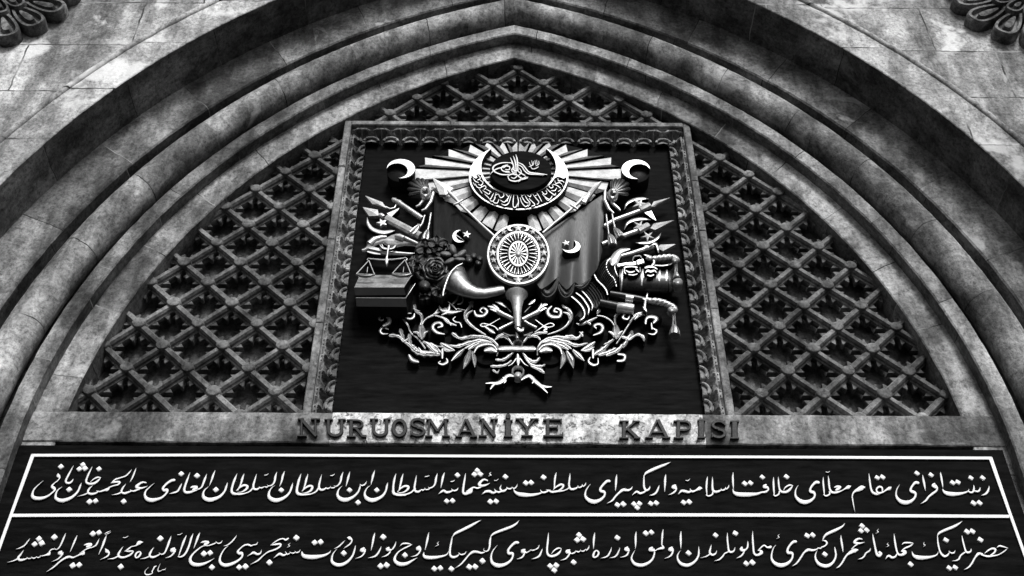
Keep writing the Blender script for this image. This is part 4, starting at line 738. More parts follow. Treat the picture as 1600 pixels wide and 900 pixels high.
TUGHRA = """
G:400 380 4,440 338 13,490 312 14,540 300 12,580 285 10;640 248 8,540 248 14,460 275 17,432 312 18,455 350 16,530 380 15,615 382 12;600 270 8,550 285 13,527 312 15,550 342 14,615 348 12;555 305 8,585 285 13,620 295 14,615 325 13,575 325 9;628 188 5,648 235 15,668 300 15,672 370 12;660 168 5,680 225 16,692 300 15,690 380 12;690 152 5,705 210 17,712 290 16,712 330 14;640 250 8,668 285 13,645 330 14,665 372 12;700 240 8,765 268 13,805 315 15,845 355 16,950 370 15,1045 381 6;690 262 8,755 290 13,790 340 15,835 372 15,930 379 12,1005 386 6;600 400 10,645 376 15,700 386 15;600 398 10,620 440 14,680 456 16,732 442 13,752 410 8;640 412 8,672 424 13,702 402 13;690 368 8,722 402 13,765 424 13,805 402 8;720 462 6,762 434 13,830 406 6;700 330 8,742 362 14,792 390 12;728 308 8,752 350 13,722 392 10;655 320 8,690 340 12,720 330 10;745 440 8,790 430 12,825 418 8;575 355 8,625 362 10
G:842 238 6,855 275 10,885 270 11,890 230 6;858 295 6,882 318 10,930 304 10,945 285 6;868 222 6,878 262 9;906 218 6,912 264 10;925 215 6,930 262 10;948 225 6,950 262 10,918 282 8;838 290 6,865 288 8
"""
for line in TUGHRA.strip().split('\n'):
    word(line, disc, 'monogram', M['white'], .551, .534, .003)

# ---- the two small crescents on drums
for cx, cy, sg, lab in ((626.5, 263.4, 1, 'small pale crescent on the left'), (993.4, 264.4, -1, 'small pale crescent on the right')):
    mb = MB(); mb.prism(cres(cx, cy, 22.0, 14.9, -6*sg, 3.2, 16.7, 11.6, 40), .56, .608)
    o = part(mb, 'small_crescent', M['gilt'], None, 40); o['label'] = lab
    m2 = MB(); m2.prism([(cx+21.9*math.cos(t), cy+6.2+14.8*math.sin(t)) for t in [2*math.pi*i/48 for i in range(48)]], .6085, YK, .003); part(m2, 'drum_base', M['iron'], o, 60)

# ---- flags
def flag(top, bot, y0, amp, nf, mat, name, lab, power=1.0, phase=0.0, nu=40, nv=26):
    """cloth between an upper edge and a hem (photo pixels), with folds that deepen towards the hem"""
    def lerp(path, u):
        L = [0]
        for a, b in zip(path, path[1:]): L.append(L[-1]+math.hypot(a[0]-b[0], a[1]-b[1]))
        d = u*L[-1]
        for i in range(len(path)-1):
            if d <= L[i+1] or i == len(path)-2:
                t = (d-L[i])/(L[i+1]-L[i] or 1); return tuple(path[i][k]+(path[i+1][k]-path[i][k])*t for k in (0, 1))
    mb = MB(); loops = []
    for j in range(nv+1):
        v = j/nv; lo = []
        for i in range(nu+1):
            u = i/nu; a, b = lerp(top, u), lerp(bot, u)
            cv = 4*v*(1-v)
            x, y = a[0]+(b[0]-a[0])*v+cv*3*(u-.3), a[1]+(b[1]-a[1])*v
            w_ = (math.sin(u*nf*2*math.pi+phase+v*.8)*.5+.5)**power
            lo.append(at(x, y, y0-amp*w_*(.03+.97*v**1.9)))
        loops.append(lo)
    bk = [[Vector((p.x, y0+.03, p.z)) for p in loops[0]]]; end = [[Vector((p.x, p.y+.02, p.z+.008)) for p in loops[-1]], [Vector((p.x, y0+.05, p.z+.02)) for p in loops[-1]]]
    mb.loft(bk+loops+end, closed=False)
    # side edges
    for k in (0, -1):
        e1 = [l[k] for l in loops]; mb.loft([e1, [Vector((p.x, y0+.05, p.z)) for p in e1]], closed=False)
    o = part(mb, name, mat, None, 55); o['label'] = lab; return o
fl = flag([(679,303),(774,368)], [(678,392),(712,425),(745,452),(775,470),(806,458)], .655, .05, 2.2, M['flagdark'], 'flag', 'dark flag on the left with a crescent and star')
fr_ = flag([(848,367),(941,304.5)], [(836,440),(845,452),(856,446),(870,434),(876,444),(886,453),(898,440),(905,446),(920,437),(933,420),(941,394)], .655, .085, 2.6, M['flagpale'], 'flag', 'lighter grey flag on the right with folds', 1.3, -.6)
for s in ('196 470 12,212 505 30,245 535 46,285 512 42,312 460 26,324 420 12', '330 470 12,345 510 28,378 540 42,412 515 36,436 462 14', '448 478 10,485 484 26,520 462 26,552 424 12'):
    mb = MB(); mb.ribbon(pts('D', s), .70, .60, .02, ((-1, 0), (-.8, .6), (-.3, 1), (.2, .7), (.6, .1), (1, .3)), 6, .5); part(mb, 'flag_hem', M['flagpale'], fr_, 60)
def star(mb, cx, cy, r, y, ky=.8, rot=-math.pi/2, dep=.01, k=.42):
    P_ = [(cx+(r if i % 2 == 0 else r*k)*math.cos(rot+i*math.pi/5), cy+ky*(r if i % 2 == 0 else r*k)*math.sin(rot+i*math.pi/5)) for i in range(10)]
    f = [at(a, b, y) for a, b in P_]; c = at(cx, cy, y-.0045); n = 10
    mb.loft([[Vector((v.x, y+dep, v.z)) for v in f], f]); b = len(mb.v)-n
    mb.add([c], []); mb.f += [(b+i, b+(i+1) % n, b+n) for i in range(n)]
mb = MB(); mb.prism(cres(718, 369, 11.4, 10, 5, -1.2, 10.2, 8.6, 30), .598, .66, .002); part(mb, 'flag_crescent', M['gilt'], fl)
mb = MB(); star(mb, 729, 365.8, 6.6, .598, .85, -1.4, .04); part(mb, 'flag_star', M['gilt'], fl)
mb = MB(); mb.prism(cres(892.4, 385.1, 14.7, 10, -5.4, -3.4, 12.7, 9.3, 30), .560, .64, .002); part(mb, 'flag_crescent', M['gilt'], fr_)
mb = MB(); star(mb, 884.3, 379.6, 6.4, .560, .75, -1.75, .06); part(mb, 'flag_star', M['gilt'], fr_)

# ---- bars, blades
def bar(k, s, Y, name, mat, parent=None, n=12, flat=1.0, sm=50, rip=None):
    mb = MB(); P_ = pts(k, s); mb.tube(P_, Y, 1.0, n, flat, True, rip); return part(mb, name, mat, parent, sm)
def blade(k, tip, left, base, right, ridge, Y, h, name, mat, parent=None):
    """flat head with a raised middle ridge"""
    q = [px(k, *p)[:2] for p in (tip, left, base, right)]; r = px(k, *ridge)[:2]
    f = [at(a, b, Y) for a, b in q]; bk = [Vector((v.x, Y+.03, v.z)) for v in f]; c = at(r[0], r[1], Y-h*.4); t2 = at(q[2][0], q[2][1], Y-h*.25)
    mb = MB(); mb.add(bk+f+[c, t2], [(0,1,5,4), (1,2,6,5), (2,3,7,6), (3,0,4,7), (4,5,8), (5,6,9), (5,9,8), (6,7,9), (7,8,9), (7,4,8)])
    return part(mb, name, mat, parent, 15)
def poly(k, s, yf, yb, name, mat, parent=None, bev=.003, sm=30):
    mb = MB(); mb.prism([q[:2] for q in pts(k, s)], yf, yb, bev); return part(mb, name, mat, parent, sm)

# two long lances over the flags
la = bar('A', '735 490 17,800 552 18,870 620 18,950 692 18', .60, 'lance', M['gilt'])
blade('A', (556,318), (600,424), (640,425), (688,385), (628,382), .60, .03, 'lance_head', M['gilt'], la)
bar('A', '650 400 22,690 440 26,715 465 18,735 490 22', .60, 'lance_socket', M['gilt'], la)
bar('A', '690 490 12,722 478 20,748 458 12', .59, 'lance_collar', M['gilt'], la)
la = bar('B', '395 505 18,330 560 18,265 612 18,196 672 18', .60, 'lance', M['gilt'])
blade('B', (571,340), (535,352), (440,460), (470,475), (500,410), .60, .03, 'lance_head', M['gilt'], la)
bar('B', '450 450 26,425 478 22,395 505 24', .60, 'lance_socket', M['gilt'], la)
bar('B', '372 490 12,398 506 22,420 520 12', .59, 'lance_collar', M['gilt'], la)

# fluted knots with cords and tassels at the flag tops
def knot(k, rx_, ry_, ends, loops_, cords, tass):
    o = None
    mb = MB()
    for x, y, w_ in ends:
        mx, my = rx_+(x-rx_)*.55, ry_+(y-ry_)*.55
        mb.tube([(*px(k, rx_, ry_)[:2], 3.2, .56), (*px(k, mx, my)[:2], w_*.85, .575), (*px(k, x, y)[:2], w_, .605), (*px(k, x+(x-rx_)*.10, y+(y-ry_)*.10)[:2], w_*.55, .625)], .58, 1, 12)
    o = part(mb, 'fluted_knot', M['bronze'], None, 60)
    mb = MB(); c = px(k, rx_, ry_); mb.ring(c[0], c[1], 8.4, 8.0, 4.4, 4.2, .55, .60, 30, .008); part(mb, 'knot_ring', M['silver'], o, 60)
    for s in loops_: bar(k, s, .60, 'cord_loop', M['silver'], o, 10)
    for s in cords: bar(k, s, .61, 'cord', M['cord'], o, 8)
    for s in tass:
        mb = MB(); mb.tube(pts(k, s), .60, 1, 28, 1, True, lambda i, q: .10*math.sin(q*9)); part(mb, 'tassel', M['cord'], o, 40)
knot('A', 508, 402, [(415,425,7),(408,392,7.5),(414,358,8),(436,338,8),(462,332,8),(490,334,7.5),(516,346,7)], ['505 365 18,480 392 22,490 425 22,520 420 20,535 395 18', '540 405 22,505 450 22,470 495 20,450 502 12', '560 415 22,545 470 22,510 520 20,485 528 12'],
     ['505 560 14,490 610 15,468 640 14', '545 545 14,535 610 15,522 665 14'], ['470 618 16,455 640 34,432 668 50,418 680 46', '525 652 16,518 675 36,512 700 48,508 720 46'])
knot('B', 645, 415, [(734,425,7),(742,392,7.5),(736,360,8),(712,342,8),(688,336,8),(662,336,7.5),(640,350,7)], ['655 380 18,668 420 22,640 445 20,622 410 18', '595 405 20,592 460 24,620 520 22,650 545 10', '615 415 20,640 480 22,680 515 20,692 528 10'],
     ['602 555 14,610 620 15,620 690 14', '640 550 14,648 600 15,660 650 14'], ['622 680 16,630 700 40,640 730 56,643 752 54', '655 640 16,668 660 40,685 688 54,694 704 52'])

# weapons on the left
o = bar('A', '330 470 34,360 492 36,490 580 36', .63, 'baton', M['silver']); bar('A', '298 452 16,312 462 36,326 470 30,340 476 40,352 486 38', .63, 'baton_knob', M['silver'], o)
o = blade('A', (125,432), (172,486), (262,512), (235,474), (205,484), .64, .028, 'spearhead', M['silver'])
bar('A', '255 506 16,285 518 14,312 512 14,330 480 10', .64, 'spear_guard', M['silver'], o)
o = bar('A', '262 578 54,300 600 54,478 692 52', .62, 'halberd', M['silver'], None, 8, 1, 20)
blade('A', (110,505), (150,562), (212,560), (205,522), (180,540), .62, .028, 'halberd_point', M['silver'], o)
bar('A', '212 556 26,228 560 36,244 570 30', .62, 'halberd_collar', M['silver'], o)
poly('A', '262 545,344 510,338 522,298 562,285 572', .60, .66, 'halberd_fluke', M['silver'], o)
mb = MB(); mb.ribbon(pts('A', '138 575 6,145 615 22,175 650 26,235 668 26,285 662 20,314 656 4'), .66, .615, .012, PR); part(mb, 'halberd_blade', M['gilt'], o)
mb = MB(); q = px('A', 232, 603); star(mb, q[0], q[1], 9, .60, .7, .6, .03); part(mb, 'halberd_star', M['gilt'], o)

o = poly('A', '128 752,140 722,165 705,235 688,262 690,300 672,330 668,362 688,400 705,468 738,468 752,420 745,380 742,330 752,268 748,240 728,200 738,150 768,132 768', .62, .70, 'pistol', M['silver'], None, .016, 50)
bar('A', '318 688 26,340 694 40,372 706 38', .60, 'pistol_cylinder', M['silver'], o); bar('A', '372 700 26,420 722 24,468 744 22', .612, 'pistol_barrel', M['silver'], o)
mb = MB(); mb.tube(pts('A', '150 745 50,185 715 46,225 702 34,262 700 26'), .625); part(mb, 'pistol_grip', M['silver'], o)
bar('A', '232 745 8,240 765 8,268 772 8,300 768 8,318 752 8', .62, 'trigger_guard', M['gilt'], o)
o = bar('A', '105 784 22,122 782 26,140 770 30,170 780 48,215 790 44,260 797 34,330 802 28,400 806 22,462 806 16', .63, 'powder_horn', M['silver'])
mb = MB()
for s in ('140 790 10,180 800 14,220 806 8', '150 768 8,190 776 12,222 784 8'): mb.ribbon(pts('A', s), .62, .60, .006, PR)
part(mb, 'horn_ridge', M['gilt'], o)

# books with the scales
M['cover'] = paint('worn_book_cover', .42, .32, .5, .6, 7, None, .05)
def book(k, face, top, side, yf, ytop, name, lab):
    """leaning book: front edge at depth yf, cover rising back to ytop"""
    mb = MB(); f = [at(*px(k, *p)[:2], yf) for p in face]; t = [at(*px(k, *p)[:2], ytop) for p in top]
    v = f+t; sd = [at(*px(k, *p)[:2], y) for p, y in side]
    fb = [Vector((p.x, YK, p.z)) for p in (f[2], f[3])]
    mb.add(f+t+fb+sd, [(0,1,2,3), (0,4,5,1), (1,5,8+0+2,9+2) if False else (1,5,6+2,7+2-0) if False else (1,5,6,2), (0,3,7,4), (3,2,6,7)])
    return part(mb, name, M['bronze'], None, 15)
def wedge(k, ft, fb_, bt, yf, yb2, name, mat, top):
    """ft front-top edge, fb_ front-bottom edge, bt back-top edge (pixel pairs left, right)"""
    A_, B_ = [at(*px(k, *p)[:2], yf) for p in ft]; C_, D_ = [at(*px(k, *p)[:2], yf) for p in fb_]; E_, F_ = [at(*px(k, *p)[:2], yb2) for p in bt]
    G_, H_ = Vector((E_.x, YK, E_.z)), Vector((F_.x, YK, F_.z)); I_, J_ = Vector((C_.x, YK, C_.z)), Vector((D_.x, YK, D_.z))
    mb = MB(); mb.add([A_, B_, C_, D_, E_, F_, G_, H_, I_, J_], [(0,2,3,1), (4,5,7,6), (2,8,9,3), (0,4,6,8,2), (1,3,9,7,5)])
    o = part(mb, name, mat, None, 15); mb = MB(); mb.add([A_, B_, F_, E_], [(0, 1, 2, 3)]); part(mb, 'book_cover', top, o, 15); return o
o1 = wedge('C', ((68,546),(455,546)), ((75,608),(470,604)), ((112,446),(520,452)), .53, .70, 'book', M['spine'], M['cover'])
mb = MB(); mb.tube(pts('C', '68 546 10,455 546 10,500 470 8,520 452 6'), .53, 1, 8); part(mb, 'book_edge', M['silver'], o1)
o2 = wedge('C', ((80,626),(470,628)), ((84,694),(478,698)), ((92,600),(540,520)), .54, .70, 'book', M['spine'], M['bronze'])
mb = MB(); mb.tube(pts('C', '80 628 9,470 630 9,510 568 7,545 515 5'), .54, 1, 8); part(mb, 'book_edge', M['silver'], o2)
for xx in (130, 262, 395):
    bar('C', f'{xx} 634 10,{xx+1} 660 12,{xx+4} 692 10', .545, 'book_band', M['iron'], o2, 8)
sc = bar('C', '168 332 8,176 318 8,196 322 9,260 328 10,320 330 12,380 326 10,448 318 9,466 312 8,482 322 8,476 334 8', .565, 'scales', M['silver'], None, 8)
bar('C', '322 318 14,330 260 14,338 222 20', .57, 'scales_hook', M['gilt'], sc, 8)
blade('C', (320,298), (306,330), (320,366), (334,330), (320,330), .56, .012, 'scales_pivot', M['gilt'], sc)
mb = MB(); mb.ribbon(pts('C', '268 212 8,290 238 12,330 244 14,370 238 12,392 220 8'), .60, .575, .006, PR); part(mb, 'scales_bow', M['gilt'], sc)
for s1, s2, pan in (('180 336 8,130 390 7,84 440 8', '182 336 8,205 395 7,226 444 8', '82 446 16,120 456 26,155 460 30,195 456 26,228 448 16'), ('464 330 8,410 385 7,366 436 8', '464 330 8,490 388 7,508 436 8', '360 444 16,400 454 26,438 458 30,478 454 26,512 442 16')):
    bar('C', s1, .555, 'scale_chain', M['gilt'], sc, 6); bar('C', s2, .555, 'scale_chain', M['gilt'], sc, 6)
    bar('C', pan, .55, 'scale_pan', M['bronze'], sc, 10)
    a = s1.split(',')[-1].split(); b = s2.split(',')[-1].split(); bar('C', f'{a[0]} {a[1]} 6,{b[0]} {b[1]} 6', .54, 'scale_pan_rim', M['gilt'], sc, 6)
    x = (float(a[0])+float(b[0]))/2+14; bar('C', f'{x+4} 385 5,{x-2} 428 7', .56, 'scale_needle', M['silver'], sc, 6)

# horn of plenty with flowers
M['hornmetal'] = paint('dull_bronze', .22, .33, .92, .4, 8, None, .05)
mb = MB(); hp = [q for q in pts('C', '826 478 292,868 508 226,912 545 172,962 572 138,1022 590 116,1085 592 102,1150 580 94,1235 562 86')]
mb.tube(hp, .60, 1, 26, .62); horn = part(mb, 'horn_of_plenty', M['hornmetal'], None, 60)
mb = MB()
mb.tube(pts('C', '914 360 14,868 382 15,828 420 16,800 470 17,778 530 16,764 580 15,760 612 12'), .50, 1, 10); part(mb, 'horn_rim', M['silver'], horn)
def petals(k, cx, cy, n, r, rw, Y, h, ph=0, ky=.85, nm='flower', mat='leafdark', core=True):
    mb = MB(); z = ZF[k][2]
    for i in range(n):
        a = ph+2*math.pi*i/n+random.uniform(-.1, .1); c = px(k, cx+r*.55*math.cos(a), cy+r*.55*math.sin(a)*ky)
        cc = px(k, cx, cy)[:2]; g = random.uniform(.85, 1.15); rr = r*g/z
        mb.ribbon([(cc[0]+rr*t*math.cos(a), cc[1]+rr*t*math.sin(a)*ky, rw*wq/z) for t, wq in ((.12, .8), (.5, 2.0), (.85, 1.7), (1.05, .5))], Y+.05, Y-h*.3-.004*(i % 3), .02, ((-1, .9), (-.7, 1), (-.3, .55), (0, .3), (.3, .55), (.7, 1), (1, .9)), 4)
    if core:
        c = px(k, cx, cy); mb.dome(c[0], c[1], r*.26/z, r*.24/z, 0, Y-h*.4, h, 12, 4, .05)
    return part(mb, nm, M[mat], None, 60)
def rose(k, cx, cy, r, Y):
    mb = MB(); z = ZF[k][2]
    for ring_, (n, rr, pw, dy) in enumerate(((6, .98, .46, 0), (5, .70, .40, -.02), (4, .44, .30, -.04))):
        for i in range(n):
            a = ring_*.5+2*math.pi*i/n; path = []
            for j in range(7):
                t = a-.62+1.24*j/6; rd = r*rr*(1+.06*math.sin(j*1.3+i)); path.append((*px(k, cx+rd*math.cos(t)*.94, cy+rd*math.sin(t)*.88)[:2], r*(.05+.16*math.sin(math.pi*(j+.4)/6.8))/z*1.25))
            mb.ribbon(path, Y+.03, Y+dy-.02, .018, PR, 3)
    c = px(k, cx, cy); sp = []
    for j in range(16): t = j*.62; rd = r*(.30-.016*j); sp.append((*px(k, cx+rd*math.cos(t), cy+rd*math.sin(t)*.88)[:2], r*.10/z))
    mb.ribbon(sp, Y+.03, Y-.075, .012, PR, 3)
    mb.dome(c[0], c[1], r*.95/z, r*.86/z, 0, Y+.02, .05, 24, 4, .05)
    return part(mb, 'rose', M['rosepetal'], None, 60)
M['rosepetal'] = paint('rose_petal', .035, .42, .1, .5, 10, None, .2)
rose('C', 700, 400, 98, .585)
petals('C', 625, 225, 5, 78, 36, .61, .05, .2); petals('C', 715, 205, 5, 68, 34, .60, .05, .9); petals('C', 562, 345, 5, 74, 34, .62, .05, .5)
petals('C', 770, 215, 4, 50, 24, .62, .04, .3); petals('C', 690, 268, 5, 70, 32, .61, .05, 1.2); petals('C', 590, 400, 4, 56, 30, .62, .05, 1.0)
petals('C', 730, 560, 5, 72, 34, .62, .05, .1); petals('C', 620, 600, 4, 54, 26, .63, .04, .8)
mb = MB()
for cx, cy, rx, ry, a in ((838, 250, 44, 26, 1.25), (785, 285, 46, 22, .12), (900, 285, 52, 22, -.65), (885, 325, 50, 20, .1), (815, 340, 50, 22, -.5), (860, 300, 22, 18, 0)):
    c = px('C', cx, cy); mb.dome(c[0], c[1], rx/5, ry/5, a, .585, .05, 16, 4, .06)
part(mb, 'lily', M['leafmid'], None, 60)
for cx, cy, r in ((1048, 322, 24), (1036, 354, 25), (965, 330, 30), (1000, 300, 26), (800, 462, 26), (806, 495, 24), (785, 425, 24), (795, 520, 20)):
    mb = MB(); c = px('C', cx, cy); mb.dome(c[0], c[1], r/5, r/5, 0, .60, .045, 14, 5, .06); part(mb, 'berry', M['rosepetal'], None, 60)
for s in ('930 290 20,970 305 44,1010 318 10', '620 470 20,600 520 70,612 570 20', '690 520 20,720 560 60,700 600 16', '540 300 14,520 360 50,530 420 12', '560 430 16,590 470 50,640 470 12', '730 180 10,780 190 36,800 235 10', '600 170 10,580 205 40,570 250 10'):
    mb = MB(); mb.ribbon(pts('C', s), .68, .60, .03, PR, 5, .6); part(mb, 'leaf', M['leafdark'], None, 60)
c = px('C', 618, 530); mb = MB(); mb.dome(c[0], c[1], 9, 8.5, 0, .61, .07, 18, 5, .06); part(mb, 'pomegranate', M['rosepetal'], None, 60)

# ---- oval shield
YS = .545
hx = lambda x, y: px('H', x, y)[:2]
C_ = hx(483, 462); s_ = 1/6.9231
mb = MB(); mb.prism([(C_[0]+332*s_*math.cos(q), C_[1]+320*s_*math.sin(q)) for q in [2*math.pi*i/72 for i in range(72)]], YS+.006, YK, .004)
sh = part(mb, 'shield', M['oval'], None, 40); sh['label'] = 'oval shield with a ring of stars'
mb = MB(); mb.ring(C_[0], C_[1], 337*s_, 325*s_, 318*s_, 306*s_, YS-.008, YS+.02, 72); part(mb, 'shield_rim', M['gilt'], sh)
mb = MB(); mb.ring(C_[0], C_[1], 237*s_, 250*s_, 215*s_, 228*s_, YS-.014, YS+.02, 64); part(mb, 'inner_ring', M['gilt'], sh)
mb = MB(); mb.prism([(C_[0]+226*s_*math.cos(q), C_[1]+238*s_*math.sin(q)) for q in [2*math.pi*i/64 for i in range(64)]], YS-.001, YS+.02); part(mb, 'shield_field', M['iron'], sh)
mb = MB(); C2 = hx(483, 455); mb.ring(C2[0], C2[1], 107*s_, 138*s_, 90*s_, 118*s_, YS-.022, YS+.02, 56); part(mb, 'hub_ring', M['gilt'], sh)
mb = MB()
for i in range(16):
    a = 2*math.pi*i/16+.1
    p0 = (C2[0]+20*s_*math.cos(a), C2[1]+26*s_*math.sin(a), 1.0); p1 = (C2[0]+92*s_*math.cos(a), C2[1]+120*s_*math.sin(a), 3.6)
    mb.ribbon([p0, p1], YS, YS-.018, .004, PR, 3)
mb.dome(C2[0], C2[1], 32*s_, 38*s_, 0, YS-.01, .025, 18, 4, .01); part(mb, 'rosette_hub', M['gilt'], sh)
mb = MB()
for i in range(28):
    a = 2*math.pi*i/28
    p0 = (C2[0]+122*s_*math.cos(a), C2[1]+152*s_*math.sin(a), 1.3); p1 = (C2[0]+196*s_*math.cos(a), C2[1]+4*s_+212*s_*math.sin(a), 2.6)
    pm = ((p0[0]+p1[0])/2, (p0[1]+p1[1])/2, 1.6)
    mb.ribbon([p0, pm, p1], YS, YS-.014, .004, PR, 3)
    a2 = a+math.pi/28; q0 = (C2[0]+205*s_*math.cos(a2), C2[1]+4*s_+220*s_*math.sin(a2), 1.8); q1 = (C2[0]+180*s_*math.cos(a2), C2[1]+4*s_+196*s_*math.sin(a2), .6)
    mb.ribbon([q0, q1], YS, YS-.010, .004, PR, 3)
part(mb, 'sunburst', M['silver'], sh)
for x, y, r in ((480,182,46), (640,222,34), (703,292,34), (745,375,36), (759,450,42), (748,527,34), (702,618,34), (617,697,34), (480,743,46), (340,690,34), (258,615,34), (217,527,34), (207,450,42), (218,375,34), (260,292,34), (325,222,34)):
    mb = MB(); c = hx(x, y); star(mb, c[0], c[1], r*s_*1.12, YS-.010, .85, -math.pi/2, .016); part(mb, 'star', M['gilt'], sh, 20)
for x, dx in ((402, 22), (566, -22)):
    mb = MB(); c = hx(x, 186); mb.prism(cres(c[0], c[1], 34*s_, 26*s_, dx*s_, 0, 29*s_, 21*s_, 24), YS-.010, YS+.01); part(mb, 'shield_crescent', M['gilt'], sh)

# ---- weapons on the right
def axe(shaft, sock, head, up_, lo_, st_, fluke=None):
    o = bar('B', shaft, .63, 'halberd', M['silver'], None, 10)
    bar('B', sock, .625, 'halberd_socket', M['silver'], o, 8, 1, 20)
    blade('B', *head, .625, .026, 'halberd_point', M['silver'], o)
    for s in up_+lo_:
        mb = MB(); mb.ribbon(pts('B', s), .665, .615, .012, PR); part(mb, 'halberd_blade', M['silver'], o)
    for x, y, r_, rot in st_:
        mb = MB(); q = px('B', x, y); star(mb, q[0], q[1], r_/4.09, .61, .75, rot, .03, .3); part(mb, 'halberd_star', M['silver'], o, 15)
    if fluke: poly('B', fluke, .605, .66, 'halberd_fluke', M['silver'], o)
    return o
axe('590 628 30,655 590 32,820 530 34', '815 525 44,845 512 48,878 495 44', ((1010,444), (905,470), (888,502), (910,503), (930,480)),
    ['718 520 4,735 485 18,775 462 22,830 452 20,872 454 4'], [], [(815,482,52,-1.2)], '846 540,892 528,922 592,890 574')
axe('575 745 34,660 710 36,812 655 36', '806 660 48,840 640 50,872 625 46', ((1036,588), (905,610), (885,640), (915,650), (940,618)),
    ['718 648 4,740 608 18,785 588 22,840 582 20,885 588 4'], ['952 672 4,930 705 20,885 730 22,830 736 18,792 734 4'], [(815,622,48,-1.2), (868,690,46,.4)])
o = bar('B', '655 832 30,760 805 34,850 775 32,905 762 30', .63, 'pike', M['silver']); blade('B', (1046,742), (950,745), (925,765), (965,785), (960,763), .62, .024, 'pike_point', M['silver'], o)
bar('B', '848 772 42,868 768 42', .63, 'pike_collar', M['silver'], o); mb = MB(); mb.ribbon(pts('B', '880 758 8,915 740 16,930 765 20,935 795 8'), .66, .60, .01, PR); part(mb, 'pike_lug', M['silver'], o)
mb = MB(); mb.ribbon(pts('B', '650 852 60,672 812 52,700 785 34,750 775 14'), .66, .60, .012, PR); part(mb, 'strap', M['silver'], None)

def twist(k, s, Y, name, mat, parent, turns=1.0):
    q = smooth([p for p in pts(k, s)], 8); mb = MB(); mb.tube(q, Y, 1, 22, 1, True, lambda i, a: .13*math.sin(3*a+i*1.15)); return part(mb, name, mat, parent, 50)
o = poly('D', '735 325,800 312,872 306,880 332,800 336,742 346', .60, .66, 'sabre', M['silver'], None, .008)
poly('D', '872 298,925 286,935 318,880 332', .58, .66, 'sabre_collar', M['silver'], o, .008)
mb = MB()
for s in ('930 262 10,955 270 18,985 285 20,1000 310 20,985 335 14', '848 300 8,860 275 10,900 270 10,912 288 8', '1000 335 10,1060 338 12,1110 330 10,1130 318 8'): mb.ribbon(pts('D', s), .64, .575, .008, PR)
part(mb, 'sabre_guard', M['silver'], o)
twist('D', '955 288 30,1000 292 44,1050 286 48,1100 280 46,1140 284 44,1160 298 40', .585, 'sabre_grip', M['silver'], o)
c = px('D', 1146, 300); mb = MB(); mb.dome(c[0], c[1], 5.2, 5.2, 0, .585, .06, 16, 5, .04); part(mb, 'pommel', M['silver'], o)
bar('D', '1146 320 12,1148 360 12,1146 395 12', .575, 'sword_cord', M['cord'], o, 6); bar('D', '1156 320 10,1160 360 10,1162 395 10', .575, 'sword_cord', M['cord'], o, 6)
mb = MB(); mb.tube(pts('D', '1152 385 18,1154 400 36,1158 422 46'), .575, 1, 24, 1, True, lambda i, a: .09*math.sin(a*8)); part(mb, 'tassel', M['cord'], o, 50)
c = px('D', 1166, 456); mb = MB(); mb.dome(c[0], c[1], 7.8, 7.6, 0, .60, .09, 20, 6, .06); part(mb, 'tassel_ball', M['silver'], o, 60)

dr = bar('D', '752 442 200,830 446 206,910 448 208,1000 450 208,1092 452 206', .655, 'drum', M['drum'], None, 30, .55)
mb = MB(); mb.tube(pts('D', '1094 452 206,1130 452 176,1142 452 120'), .655, 1, 26, .55); part(mb, 'drum_head', M['bronze'], dr)
def hoop(x, wd, mat, nm):
    mb = MB(); mb.tube(pts('D', f'{x-wd} 446 210,{x+wd} 447 210'), .655, 1, 30, .56); part(mb, nm, M[mat], dr)
for x in (772, 912, 1032, 1082): hoop(x, 5, 'silver', 'drum_hoop')
mb = MB(); 
for s in ('790 352 12,810 345 16,850 344 14,880 350 10', '800 372 8,830 385 14,860 378 10', '872 362 12,890 380 12', '820 400 8,850 404 10,880 396 8', '938 352 14,965 345 18,1000 350 14,1020 362 8', '940 385 10,955 372 16,975 380 18,1000 372 14,1015 385 8', '955 405 10,975 410 12,995 402 10', '792 360 10,790 380 12,800 395 8', '900 350 6,902 380 8'):
    mb.ribbon(pts('D', s), .60, .548, .005, PR)
part(mb, 'drum_ornament', M['gilt'], dr)

def fluted(k, left, right, y0, nf, amp, name, mat, bulge=.05, nu=70, nv=14):
    """fluted cloth between two edges"""
    L_, R_ = smooth([(*p[:2], 1) for p in pts(k, left)], 6), smooth([(*p[:2], 1) for p in pts(k, right)], 6)
    L_ = [L_[int(i*(len(L_)-1)/nv)] for i in range(nv+1)]; R_ = [R_[int(i*(len(R_)-1)/nv)] for i in range(nv+1)]
    mb = MB(); loops = []
    for j in range(nv+1):
        lo = []
        for i in range(nu+1):
            u = i/nu; x, y = L_[j][0]+(R_[j][0]-L_[j][0])*u, L_[j][1]+(R_[j][1]-L_[j][1])*u
            lo.append(at(x, y, y0-bulge*math.sin(math.pi*j/nv)-amp*abs(math.sin(u*nf*math.pi))))
        loops.append(lo)
    e0 = [[Vector((p.x, YK, p.z)) for p in loops[0]]]; e1 = [[Vector((p.x, YK, p.z)) for p in loops[-1]]]
    mb.loft(e0+loops+e1, closed=False)
    for k2 in (0, -1):
        e = [l[k2] for l in loops]; mb.loft([e, [Vector((p.x, YK, p.z)) for p in e]], closed=False)
    return part(mb, name, mat, None, 35)
fz = fluted('D', '590 420,620 340,650 300,690 275', '668 540,700 500,735 470,748 400,742 330', .655, 12, .018, 'fluted_banner', M['banner'], .04)
fluted('D', '486 505,528 545,556 590,566 650', '600 430,640 480,672 535,690 600', .675, 7, .012, 'banner_fold', M['banner'], .02)
